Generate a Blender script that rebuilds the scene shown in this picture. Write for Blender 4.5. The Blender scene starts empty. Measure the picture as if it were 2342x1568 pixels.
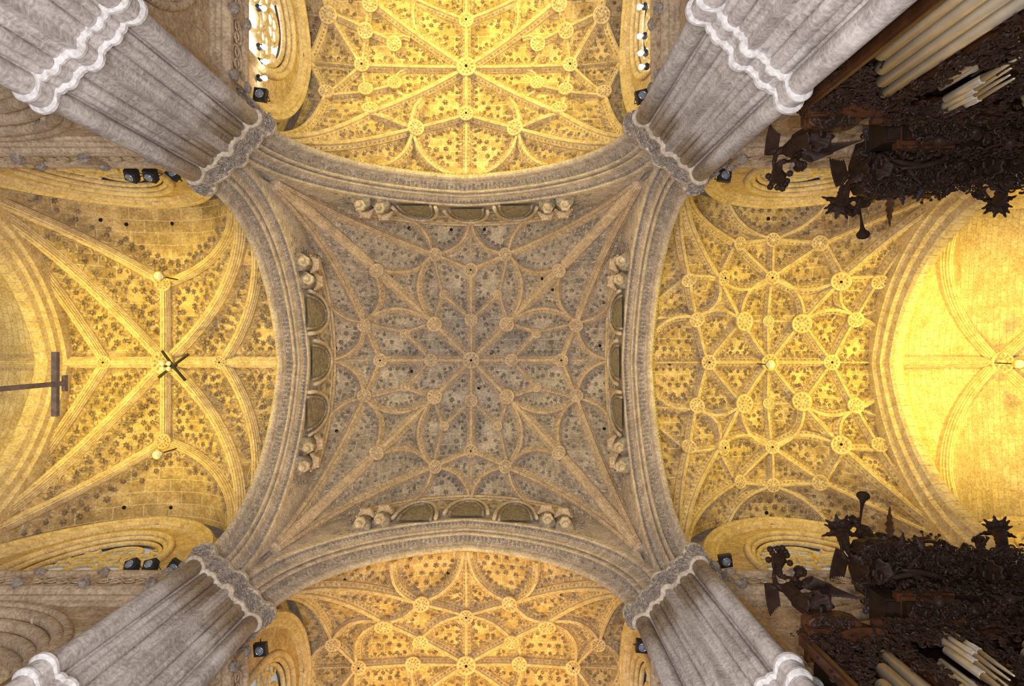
import bpy, math, random
import numpy as np
from mathutils import Vector, Matrix

random.seed(7)
rng = np.random.default_rng(7)
SC = bpy.context.scene
COL = SC.collection
PI = math.pi

# ------------------------------------------------------------------ camera, world, lights
F = 1620.0                         # focal length in pixels of the 2342 x 1568 frame
CAMP = Vector((2.42, -1.02, 1.6))  # eye of the photographer, looking straight up; +X right, +Y down in the picture

cam = bpy.data.cameras.new('camera')
cam.sensor_width = 36.0
cam.lens = 36.0 * F / 2342.0
cam.clip_end = 200
camo = bpy.data.objects.new('camera', cam)
camo.location = CAMP
camo.rotation_euler = (PI, 0, 0)
COL.objects.link(camo)
SC.camera = camo

world = bpy.data.worlds.new('world')
SC.world = world
world.use_nodes = True
bg = world.node_tree.nodes['Background']
bg.inputs[0].default_value = (0.88, 0.86, 0.91, 1)   # soft daylight that fills the church from below
bg.inputs[1].default_value = 0.29

vs = SC.view_settings
vs.view_transform = 'Standard'
vs.look = 'None'
vs.exposure = 0.0
vs.gamma = 1.0
vs.use_curve_mapping = False

WARM = (1.0, 0.73, 0.012)
WARMER = (1.0, 0.61, 0.05)


def spot(loc, target, power, color, angle=120, radius=0.35, blend=1.0):
    d = bpy.data.lights.new('lamp_and_fill_beam', 'SPOT')
    d.energy = power
    d.color = color
    d.spot_size = math.radians(angle)
    d.spot_blend = blend
    d.shadow_soft_size = radius
    o = bpy.data.objects.new('lamp_and_fill_beam', d)
    o.location = loc
    o.rotation_euler = (Vector(target) - Vector(loc)).to_track_quat('-Z', 'Y').to_euler()
    COL.objects.link(o)
    return o


# warm flood lamps standing on the galleries at the far end of each arm
for sx, sy, pw, colr in ((-1, 0, 1.0, WARM), (1, 0, 0.86, WARM), (0, -1, 1.45, (1.0, 0.76, 0.07)), (0, 1, 1.05, WARMER)):
    for lat in (-7.0, 7.0):
        for al, tal, tl, wt, ang in ((20.0, 14.6, -0.30, 4300, 96), (15.4, 13.4, -0.35, 1150, 116)):
            if sx:
                spot((sx * al, lat, 30.2), (sx * tal, lat * tl, 38.6), wt * pw, colr, ang)
            else:
                spot((lat, sy * al, 30.2), (lat * tl, sy * tal, 38.6), wt * pw, colr, ang)
for lat in (-6.0, 6.0):
    spot((24.4, lat, 30.6), (27.6, -lat * 0.3, 38.6), 6400, (1.0, 0.74, 0.10), 124)
    spot((-23.8, lat, 30.6), (-26.5, -lat * 0.3, 38.6), 900, WARM, 140)
# unseen white fill spots added at floor level, brightest on the lower piers
for ux in (-2.6, 2.6):
    for uy in (-2.6, 2.6):
        spot((ux, uy, 0.7), (ux * 1.6, uy * 1.6, 30.0), 6300, (1.0, 0.955, 0.96), 150, 0.4)
        spot((ux * 2.78, uy * 2.78, 29.7), (ux * -0.2, uy * -0.2, 43.0), 820, (1.0, 0.78, 0.50), 125, 0.15)   # warm fill spots added at capital height to rake the vault relief

# ------------------------------------------------------------------ helpers


def P(px, py, h):
    """world point seen at photo pixel (px, py), h metres above the eye"""
    return Vector((CAMP.x + (px - 1171.0) * h / F, CAMP.y + (py - 784.0) * h / F, CAMP.z + h))


PLOC = {}


def empty(name, loc=(0, 0, 0), label=None, cat=None, group=None, kind=None):
    o = bpy.data.objects.new(name, None)
    o.location = loc
    o.empty_display_size = 0.3
    COL.objects.link(o)
    PLOC[o.name] = Vector(loc)
    tag(o, label, cat, group, kind)
    return o


def tag(o, label=None, cat=None, group=None, kind=None):
    if label: o['label'] = label
    if cat: o['category'] = cat
    if group: o['group'] = group
    if kind: o['kind'] = kind
    return o


def link(o, parent=None):
    COL.objects.link(o)
    if parent is not None:
        o.parent = parent
        root = parent
        off = Vector((0, 0, 0))
        while root is not None:
            if root.name in PLOC and root.parent is None:
                off = PLOC[root.name]
            elif root.parent is None and root.type != 'EMPTY':
                off = root.location.copy()
            root = root.parent
        if parent.type == 'MESH' and parent.parent is not None:
            # sub-part: parent mesh already carries the offset
            o.matrix_parent_inverse = parent.matrix_local_store.inverted() if hasattr(parent, 'matrix_local_store') else Matrix.Identity(4)
        else:
            o.matrix_parent_inverse = Matrix.Translation(-off)
    return o


class MB:
    def __init__(s):
        s.v = []
        s.f = []

    def add(s, vs_, fs):
        b = len(s.v)
        s.v.extend([tuple(p) for p in vs_])
        s.f.extend([tuple(i + b for i in f) for f in fs])

    def box(s, c, size, rot=None):
        hx, hy, hz = size[0] / 2, size[1] / 2, size[2] / 2
        vv = [Vector((x, y, z)) for z in (-hz, hz) for y in (-hy, hy) for x in (-hx, hx)]
        if rot is not None: vv = [rot @ p for p in vv]
        c = Vector(c)
        s.add([p + c for p in vv], [(0, 2, 3, 1), (4, 5, 7, 6), (0, 1, 5, 4), (2, 6, 7, 3), (0, 4, 6, 2), (1, 3, 7, 5)])

    def loft(s, rings, closed=True, cap=True):
        n = len(rings[0])
        vv = [p for r in rings for p in r]
        fs = []
        for i in range(len(rings) - 1):
            for j in range(n if closed else n - 1):
                k = (j + 1) % n
                fs.append((i * n + j, i * n + k, (i + 1) * n + k, (i + 1) * n + j))
        if cap and closed:
            fs.append(tuple(range(n - 1, -1, -1)))
            b = (len(rings) - 1) * n
            fs.append(tuple(b + j for j in range(n)))
        s.add(vv, fs)

    def tube(s, pts, rad, seg=8, cap=True):
        """round tube along pts; rad a number or a list"""
        pts = [Vector(p) for p in pts]
        n = len(pts)
        rings = []
        ref = None
        for i, p in enumerate(pts):
            t = (pts[min(i + 1, n - 1)] - pts[max(i - 1, 0)])
            if t.length < 1e-9: t = Vector((0, 0, 1))
            t.normalize()
            if ref is None:
                ref = Vector((0, 0, 1)) if abs(t.z) < 0.9 else Vector((1, 0, 0))
            a = (ref - t * ref.dot(t))
            if a.length < 1e-6: a = t.orthogonal()
            a.normalize()
            ref = a
            b = t.cross(a)
            r = rad[i] if hasattr(rad, '__len__') else rad
            rings.append([p + (a * math.cos(2 * PI * k / seg) + b * math.sin(2 * PI * k / seg)) * r for k in range(seg)])
        s.loft(rings, True, cap)

    def lathe(s, prof, seg=16, mat=None):
        """prof: list of (r, z) turned round the local Z axis"""
        rings = [[Vector((r * math.cos(2 * PI * k / seg), r * math.sin(2 * PI * k / seg), z)) for k in range(seg)] for r, z in prof]
        if mat is not None: rings = [[mat @ p for p in r] for r in rings]
        s.loft(rings, True, True)

    def ball(s, c, r, seg=8, rings=5, sc=(1, 1, 1)):
        c = Vector(c)
        rr = []
        for i in range(rings + 1):
            a = PI * i / rings
            q = max(math.sin(a), 0.02)
            rr.append([c + Vector((r * sc[0] * q * math.cos(2 * PI * k / seg), r * sc[1] * q * math.sin(2 * PI * k / seg), r * sc[2] * math.cos(a))) for k in range(seg)])
        s.loft(rr, True, True)

    def stamp(s, tv, tf, mats):
        tv = np.asarray(tv, float)
        for M in mats:
            A = np.array(M)
            w = tv @ A[:3, :3].T + A[:3, 3]
            b = len(s.v)
            s.v.extend(map(tuple, w.tolist()))
            s.f.extend([tuple(i + b for i in f) for f in tf])

    def mesh(s, name, mat, smooth=False):
        me = bpy.data.meshes.new(name)
        me.from_pydata(s.v, [], s.f)
        if smooth: me.polygons.foreach_set('use_smooth', [True] * len(me.polygons))
        if mat is not None: me.materials.append(mat)
        me.update()
        return me

    def build(s, name, mat, parent=None, smooth=False, kind=None, label=None):
        o = bpy.data.objects.new(name, s.mesh(name, mat, smooth))
        link(o, parent)
        if kind: o['kind'] = kind
        if label: o['label'] = label
        return o


def put(name, me, parent, M, label=None):
    """link an object that uses shared mesh data at world matrix M"""
    o = bpy.data.objects.new(name, me)
    link(o, parent)
    o.matrix_basis = M
    if label: o['label'] = label
    return o


def copy_tree(root, M, label=None, group=None):
    """copy of a thing placed by M (applied on top of the source), parts and sub-parts copied with it"""
    r = root.copy()
    COL.objects.link(r)
    r.matrix_basis = M @ root.matrix_basis
    if label: r['label'] = label
    if group: r['group'] = group
    for ch in list(root.children):
        c = ch.copy(); COL.objects.link(c); c.parent = r
        c.matrix_parent_inverse = ch.matrix_parent_inverse.copy()
        for g in list(ch.children):
            d = g.copy(); COL.objects.link(d); d.parent = c
            d.matrix_parent_inverse = g.matrix_parent_inverse.copy()
    return r


def RZ(deg):
    return Matrix.Rotation(math.radians(deg), 4, 'Z')


# ------------------------------------------------------------------ materials


def nodes(name):
    m = bpy.data.materials.new(name)
    m.use_nodes = True
    nt = m.node_tree
    return m, nt, nt.nodes, nt.links, nt.nodes['Principled BSDF']


def stone(name, c1, c2, stain=None, scale=1.2, rough=0.9, bump=0.25, joints=None, streak=False, jcol=None, plane='xy', stain_amt=0.5):
    m, nt, N, L, B = nodes(name)
    B.inputs['Roughness'].default_value = rough
    B.inputs['Specular IOR Level'].default_value = 0.15
    geo = N.new('ShaderNodeNewGeometry')
    mp = N.new('ShaderNodeMapping')
    L.new(geo.outputs['Position'], mp.inputs['Vector'])
    mp.inputs['Scale'].default_value = (1, 1, 0.12) if streak else (1, 1, 1)
    n1 = N.new('ShaderNodeTexNoise'); n1.inputs['Scale'].default_value = scale; n1.inputs['Detail'].default_value = 8; n1.inputs['Roughness'].default_value = 0.65
    L.new(mp.outputs[0], n1.inputs['Vector'])
    r1 = N.new('ShaderNodeValToRGB')
    r1.color_ramp.elements[0].position = 0.40; r1.color_ramp.elements[0].color = (*c2, 1)
    r1.color_ramp.elements[1].position = 0.60; r1.color_ramp.elements[1].color = (*c1, 1)
    L.new(n1.outputs['Fac'], r1.inputs[0])
    col = r1.outputs[0]
    if stain is not None:
        n2 = N.new('ShaderNodeTexNoise'); n2.inputs['Scale'].default_value = 0.42; n2.inputs['Detail'].default_value = 7; n2.inputs['Roughness'].default_value = 0.7
        L.new(geo.outputs['Position'], n2.inputs['Vector'])
        r2 = N.new('ShaderNodeValToRGB')
        r2.color_ramp.elements[0].position = 0.50; r2.color_ramp.elements[0].color = (0, 0, 0, 1)
        r2.color_ramp.elements[1].position = 0.66; r2.color_ramp.elements[1].color = (stain_amt,) * 3 + (1,)
        L.new(n2.outputs['Fac'], r2.inputs[0])
        mx = N.new('ShaderNodeMixRGB'); mx.inputs[2].default_value = (*stain, 1)
        L.new(r2.outputs[0], mx.inputs[0]); L.new(col, mx.inputs[1])
        col = mx.outputs[0]
    hgt = n1.outputs['Fac']
    if joints:
        sep = N.new('ShaderNodeSeparateXYZ'); L.new(geo.outputs['Position'], sep.inputs[0])
        cmb = N.new('ShaderNodeCombineXYZ')
        a, b = {'xy': (0, 1), 'yx': (1, 0), 'xz': (0, 2), 'yz': (1, 2)}[plane]
        L.new(sep.outputs[a], cmb.inputs[0]); L.new(sep.outputs[b], cmb.inputs[1])
        br = N.new('ShaderNodeTexBrick')
        br.inputs['Scale'].default_value = 1.0
        br.inputs['Brick Width'].default_value = joints[0]
        br.inputs['Row Height'].default_value = joints[1]
        br.inputs['Mortar Size'].default_value = joints[2] if len(joints) > 2 else 0.02
        br.inputs['Mortar Smooth'].default_value = 0.2
        br.inputs['Color1'].default_value = (1, 1, 1, 1)
        br.inputs['Color2'].default_value = (0.80, 0.80, 0.80, 1)
        jc = jcol if jcol else tuple(min(1, x * 1.5) for x in c1)
        br.inputs['Mortar'].default_value = (1, 1, 1, 1)
        L.new(cmb.outputs[0], br.inputs['Vector'])
        mu = N.new('ShaderNodeMixRGB'); mu.blend_type = 'MULTIPLY'; mu.inputs[0].default_value = 0.8
        L.new(col, mu.inputs[1]); L.new(br.outputs['Color'], mu.inputs[2])
        mj = N.new('ShaderNodeMixRGB'); mj.inputs[2].default_value = (*jc, 1)
        L.new(br.outputs['Fac'], mj.inputs[0]); L.new(mu.outputs[0], mj.inputs[1])
        col = mj.outputs[0]
    n3 = N.new('ShaderNodeTexNoise'); n3.inputs['Scale'].default_value = 9.0; n3.inputs['Detail'].default_value = 6
    L.new(geo.outputs['Position'], n3.inputs['Vector'])
    m3 = N.new('ShaderNodeMixRGB'); m3.blend_type = 'OVERLAY'; m3.inputs[0].default_value = 0.75
    L.new(col, m3.inputs[1]); L.new(n3.outputs['Fac'], m3.inputs[2])
    L.new(m3.outputs[0], B.inputs['Base Color'])
    bp = N.new('ShaderNodeBump'); bp.inputs['Strength'].default_value = bump; bp.inputs['Distance'].default_value = 0.16
    L.new(n3.outputs['Fac'], bp.inputs['Height'])
    L.new(bp.outputs[0], B.inputs['Normal'])
    return m


def plain(name, c, rough=0.5, metal=0.0, spec=0.3, emit=None, es=0.0, noise=0.0, nscale=6.0):
    m, nt, N, L, B = nodes(name)
    B.inputs['Base Color'].default_value = (*c, 1)
    B.inputs['Roughness'].default_value = rough
    B.inputs['Metallic'].default_value = metal
    B.inputs['Specular IOR Level'].default_value = spec
    if emit:
        B.inputs['Emission Color'].default_value = (*emit, 1)
        B.inputs['Emission Strength'].default_value = es
    if noise:
        geo = N.new('ShaderNodeNewGeometry')
        n = N.new('ShaderNodeTexNoise'); n.inputs['Scale'].default_value = nscale; n.inputs['Detail'].default_value = 6
        L.new(geo.outputs['Position'], n.inputs['Vector'])
        r = N.new('ShaderNodeValToRGB')
        r.color_ramp.elements[0].position = 0.3; r.color_ramp.elements[0].color = (*[x * (1 - noise) for x in c], 1)
        r.color_ramp.elements[1].position = 0.7; r.color_ramp.elements[1].color = (*[min(1, x * (1 + noise)) for x in c], 1)
        L.new(n.outputs['Fac'], r.inputs[0]); L.new(r.outputs[0], B.inputs['Base Color'])
    return m


M = {}
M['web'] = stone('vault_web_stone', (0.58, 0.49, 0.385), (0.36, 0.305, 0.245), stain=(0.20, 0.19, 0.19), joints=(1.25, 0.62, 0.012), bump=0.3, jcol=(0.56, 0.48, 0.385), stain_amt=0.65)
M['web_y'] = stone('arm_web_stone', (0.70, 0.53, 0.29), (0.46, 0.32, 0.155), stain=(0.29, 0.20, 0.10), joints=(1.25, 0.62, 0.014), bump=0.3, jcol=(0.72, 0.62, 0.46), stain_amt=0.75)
M['brickweb'] = stone('plain_web_ashlar', (0.76, 0.62, 0.40), (0.60, 0.45, 0.25), stain=(0.50, 0.30, 0.12), joints=(0.85, 0.34, 0.022), bump=0.3, jcol=(0.50, 0.38, 0.24), plane='yx')
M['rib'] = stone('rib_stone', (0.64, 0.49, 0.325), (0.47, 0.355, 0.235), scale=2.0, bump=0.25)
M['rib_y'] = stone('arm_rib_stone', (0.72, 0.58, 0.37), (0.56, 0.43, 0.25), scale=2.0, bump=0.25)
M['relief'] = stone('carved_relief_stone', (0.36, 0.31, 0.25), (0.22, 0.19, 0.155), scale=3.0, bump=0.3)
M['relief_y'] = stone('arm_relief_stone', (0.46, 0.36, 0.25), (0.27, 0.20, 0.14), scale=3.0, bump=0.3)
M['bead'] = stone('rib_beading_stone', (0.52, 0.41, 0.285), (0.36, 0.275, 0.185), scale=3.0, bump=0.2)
M['arch'] = stone('arch_stone', (0.63, 0.53, 0.415), (0.48, 0.395, 0.30), scale=1.5, bump=0.25)
M['foliage'] = stone('carved_foliage_stone', (0.42, 0.36, 0.30), (0.24, 0.20, 0.17), scale=4.0, bump=0.3)
M['mortar'] = stone('pale_mortar', (0.80, 0.74, 0.64), (0.70, 0.63, 0.53), scale=4.0, bump=0.1)
M['pier'] = stone('pier_stone', (0.68, 0.635, 0.61), (0.46, 0.415, 0.39), stain=(0.36, 0.31, 0.28), scale=2.2, bump=0.10, streak=True, joints=(3.4, 0.55, 0.010), plane='xz', jcol=(0.66, 0.62, 0.60), stain_amt=0.55)
M['whitestone'] = stone('pale_moulding_stone', (0.70, 0.68, 0.67), (0.54, 0.51, 0.49), scale=3.0, bump=0.2)
M['wall'] = stone('wall_ashlar', (0.60, 0.46, 0.315), (0.45, 0.335, 0.22), stain=(0.34, 0.26, 0.19), scale=1.6, bump=0.25)
M['dark'] = plain('black_hole', (0.012, 0.010, 0.009), 1.0)
M['iron'] = plain('black_painted_iron', (0.02, 0.021, 0.026), 0.5, noise=0.2)
M['lens'] = plain('lamp_lens_glass', (0.20, 0.24, 0.32), 0.12, spec=0.8)
M['lensring'] = plain('lens_ring', (0.45, 0.5, 0.6), 0.2, metal=0.8)
M['brass'] = plain('brass', (0.75, 0.60, 0.28), 0.28, metal=0.9)
M['globe'] = plain('frosted_lamp_glass', (0.85, 0.82, 0.70), 0.15, spec=0.7, noise=0.1)
M['bulb'] = plain('lit_bulb', (1, 1, 1), 0.5, emit=(1.0, 0.93, 0.8), es=40)
M['wood'] = plain('dark_carved_wood', (0.018, 0.009, 0.005), 0.48, spec=0.35, noise=0.45, nscale=3.0)
M['wood2'] = plain('red_brown_wood', (0.060, 0.022, 0.008), 0.42, spec=0.35, noise=0.4, nscale=2.2)
M['wood3'] = plain('dusty_brown_wood', (0.027, 0.0125, 0.0075), 0.6, spec=0.25, noise=0.4, nscale=4.0)
M['crosswood'] = plain('grey_brown_beam', (0.17, 0.115, 0.075), 0.7, noise=0.3)
M['pipe'] = plain('tin_organ_pipe', (0.62, 0.56, 0.44), 0.38, metal=0.55, spec=0.5, noise=0.12, nscale=2.0)
M['tuft'] = plain('dark_tuft', (0.025, 0.028, 0.022), 0.9)


def glass(name, es):
    m, nt, N, L, B = nodes(name)
    geo = N.new('ShaderNodeNewGeometry')
    v = N.new('ShaderNodeTexVoronoi'); v.inputs['Scale'].default_value = 3.2
    L.new(geo.outputs['Position'], v.inputs['Vector'])
    hs = N.new('ShaderNodeMixRGB'); hs.inputs[0].default_value = 0.86; hs.inputs[2].default_value = (0.92, 0.95, 1.0, 1)
    L.new(v.outputs['Color'], hs.inputs[1])
    L.new(hs.outputs[0], B.inputs['Emission Color'])
    B.inputs['Emission Strength'].default_value = es
    B.inputs['Base Color'].default_value = (0.2, 0.22, 0.25, 1)
    B.inputs['Roughness'].default_value = 0.2
    return m


M['pane_bright'] = glass('daylit_stained_glass', 2.6)
M['pane_dim'] = glass('dim_stained_glass', 0.28)
M['pane_blind'] = plain('dark_glass', (0.05, 0.05, 0.06), 0.15, spec=0.6)

# ------------------------------------------------------------------ vault geometry


class Vault:
    def __init__(s, cx, cy, a, b, zs, zc, dome, p=2.0, px=None):
        s.cx, s.cy, s.a, s.b, s.zs, s.zc, s.dome, s.p = cx, cy, a, b, zs, zc, dome, p

    def z(s, x, y):
        u = np.minimum(np.abs(np.asarray(x) - s.cx) / s.a, 1.0)
        v = np.minimum(np.abs(np.asarray(y) - s.cy) / s.b, 1.0)
        t = np.minimum(u, v); m = np.maximum(u, v)
        g = np.maximum(1 - t ** s.p, 0) ** (1 / s.p)
        return s.zs + (s.zc - s.zs - s.dome * m * m) * g

    def pt(s, x, y, off=0.0):
        return Vector((x, y, float(s.z(x, y)) - off))

    def normal(s, x, y, e=0.06):
        dx = (float(s.z(x + e, y)) - float(s.z(x - e, y))) / (2 * e)
        dy = (float(s.z(x, y + e)) - float(s.z(x, y - e))) / (2 * e)
        return Vector((dx, dy, -1.0)).normalized()     # points down into the room

    def hit(s, px, py):
        """plan point where the ray through a photo pixel meets the web"""
        hs = np.linspace(22, 44, 2200)
        X = CAMP.x + (px - 1171.0) * hs / F
        Y = CAMP.y + (py - 784.0) * hs / F
        Z = s.z(X, Y) - CAMP.z
        k = np.nonzero(Z - hs <= 0)[0]
        i = int(k[0]) if len(k) else len(hs) - 1
        return (float(X[i]), float(Y[i]))

    def web(s, name, mat, parent, n=56):
        ph = np.linspace(-PI / 2, PI / 2, n)
        xs = s.cx + s.a * np.sin(ph); ys = s.cy + s.b * np.sin(ph)
        mb = MB()
        X, Y = np.meshgrid(xs, ys, indexing='ij')
        Z = s.z(X, Y)
        vv = np.stack([X, Y, Z], -1).reshape(-1, 3).tolist()
        top = np.stack([X, Y, Z + 0.35], -1).reshape(-1, 3).tolist()
        fs = [(i * n + j, i * n + j + 1, (i + 1) * n + j + 1, (i + 1) * n + j) for i in range(n - 1) for j in range(n - 1)]
        mb.add(vv, fs)
        mb.add(top, [f[::-1] for f in fs])
        return mb.build(name, mat, parent, smooth=True)


# carved templates: rosette, cusped scallop, bead, curl  (local +Z points away from the stone)
def tpl_rosette():
    mb = MB()
    for k in range(6):
        a = 2 * PI * k / 6
        c = Vector((0.62 * math.cos(a), 0.62 * math.sin(a), 0.25))
        t = Vector((-math.sin(a), math.cos(a), 0)); r = Vector((math.cos(a), math.sin(a), 0))
        mb.add([c - r * .42 + Vector((0, 0, -.3)), c + t * .34 + Vector((0, 0, -.3)), c + r * .40 + Vector((0, 0, -.3)), c - t * .34 + Vector((0, 0, -.3)), c + Vector((0, 0, .32))],
               [(0, 1, 4), (1, 2, 4), (2, 3, 4), (3, 0, 4)])
    mb.lathe([(0.34, 0.0), (0.34, 0.45), (0.18, 0.72)], 6)
    return np.array([tuple(p) for p in mb.v]), mb.f


def tpl_scallop(bud=False):
    """cusped lobe lying on the web: x along the rib, y away from it; a round lobe that opens to the cell, cusps ending in a carved bud"""
    mb = MB()
    n = 9
    rings = []
    for i in range(n):
        a = PI * i / (n - 1)
        c = Vector((math.cos(a), 1.05 - math.sin(a) * 1.0, 0.0))
        o = Vector((math.cos(a), -math.sin(a), 0))
        rings.append([c + o * 0.17 + Vector((0, 0, -.3)), c + o * .02 + Vector((0, 0, .34)), c - o * 0.17 + Vector((0, 0, -.3))])
    mb.loft(rings, True, False)
    for x in (-0.62, 0.62):
        mb.add([(x - .14, .30, -.2), (x + .14, .30, -.2), (x * .62, .66, -.2), (x, .42, .26)], [(0, 1, 3), (1, 2, 3), (2, 0, 3)])
    if not bud: return np.array([tuple(p) for p in mb.v]), mb.f
    mb = MB()
    for k in range(5):
        a = 2 * PI * k / 5
        c = Vector((1.0 + .34 * math.cos(a), 1.46 + .34 * math.sin(a), .12))
        mb.add([c + Vector((-.25, -.25, -.3)), c + Vector((.25, -.25, -.3)), c + Vector((.25, .25, -.3)), c + Vector((-.25, .25, -.3)), c + Vector((0, 0, .46))], [(0, 1, 4), (1, 2, 4), (2, 3, 4), (3, 0, 4)])
    return np.array([tuple(p) for p in mb.v]), mb.f


def tpl_bead():
    v = [(1, 0, 0), (-1, 0, 0), (0, 1, 0), (0, -1, 0), (0, 0, 1), (0, 0, -1)]
    f = [(0, 2, 4), (2, 1, 4), (1, 3, 4), (3, 0, 4), (2, 0, 5), (1, 2, 5), (3, 1, 5), (0, 3, 5)]
    return np.array(v, float), f


def tpl_curl():
    mb = MB()
    pts = []
    for i in range(9):
        a = i / 8 * 1.7 * PI
        r = 1.0 - 0.55 * i / 8
        pts.append((r * math.cos(a), r * math.sin(a), 0.25 + 0.25 * i / 8))
    mb.tube(pts, [0.30 - 0.10 * i / 8 for i in range(9)], 4)
    mb.ball((0, 0, 0.35), 0.28, 5, 3)
    return np.array([tuple(p) for p in mb.v]), mb.f


def tpl_leaf(flip=1):
    """hooked crocket leaf growing along +Y and curling over to one side"""
    mb = MB()
    rings = []
    for x, y, z, w, h in ((0, 0, -.2, .22, .2), (-.08 * flip, .45, .18, .42, .30), (.05 * flip, .95, .42, .44, .34), (.42 * flip, 1.18, .44, .30, .28), (.62 * flip, .92, .22, .12, .14)):
        rings.append([Vector((x - w, y, z - .25)), Vector((x, y + .05, z + h)), Vector((x + w, y, z - .25))])
    mb.loft(rings, True, True)
    return np.array([tuple(p) for p in mb.v]), mb.f


T_LEAF, T_LEAF2 = tpl_leaf(1), tpl_leaf(-1)
T_ROS, T_SCA, T_BUD, T_BEAD, T_CURL = tpl_rosette(), tpl_scallop(), tpl_scallop(True), tpl_bead(), tpl_curl()


def frame(o, zdir, xdir, s):
    z = Vector(zdir).normalized()
    x = Vector(xdir); x = (x - z * x.dot(z))
    if x.length < 1e-6: x = z.orthogonal()
    x.normalize()
    y = z.cross(x)
    sx, sy, sz = s if hasattr(s, '__len__') else (s, s, s)
    m = Matrix(((x.x * sx, y.x * sy, z.x * sz, o[0]), (x.y * sx, y.y * sy, z.y * sz, o[1]), (x.z * sx, y.z * sy, z.z * sz, o[2]), (0, 0, 0, 1)))
    return m


def boss_mesh(seg=28):
    """unit boss: disc of radius 1 hanging 1 unit below its origin along +Z, moulded rings"""
    mb = MB()
    mb.lathe([(0.80, -0.6), (0.92, 0.10), (1.0, 0.22), (1.0, 0.40), (0.92, 0.50), (0.80, 0.46), (0.74, 0.40), (0.66, 0.46), (0.56, 0.44), (0.50, 0.36), (0.34, 0.38), (0.22, 0.50), (0.05, 0.54)], seg)
    return mb


def boss_petals():
    mb = MB()
    for k in range(10):
        a = 2 * PI * k / 10
        mb.ball((0.63 * math.cos(a), 0.63 * math.sin(a), 0.44), 0.12, 6, 4)
    for k in range(6):
        a = 2 * PI * k / 6 + 0.3
        mb.ball((0.31 * math.cos(a), 0.31 * math.sin(a), 0.42), 0.10, 6, 4)
    return mb


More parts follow.
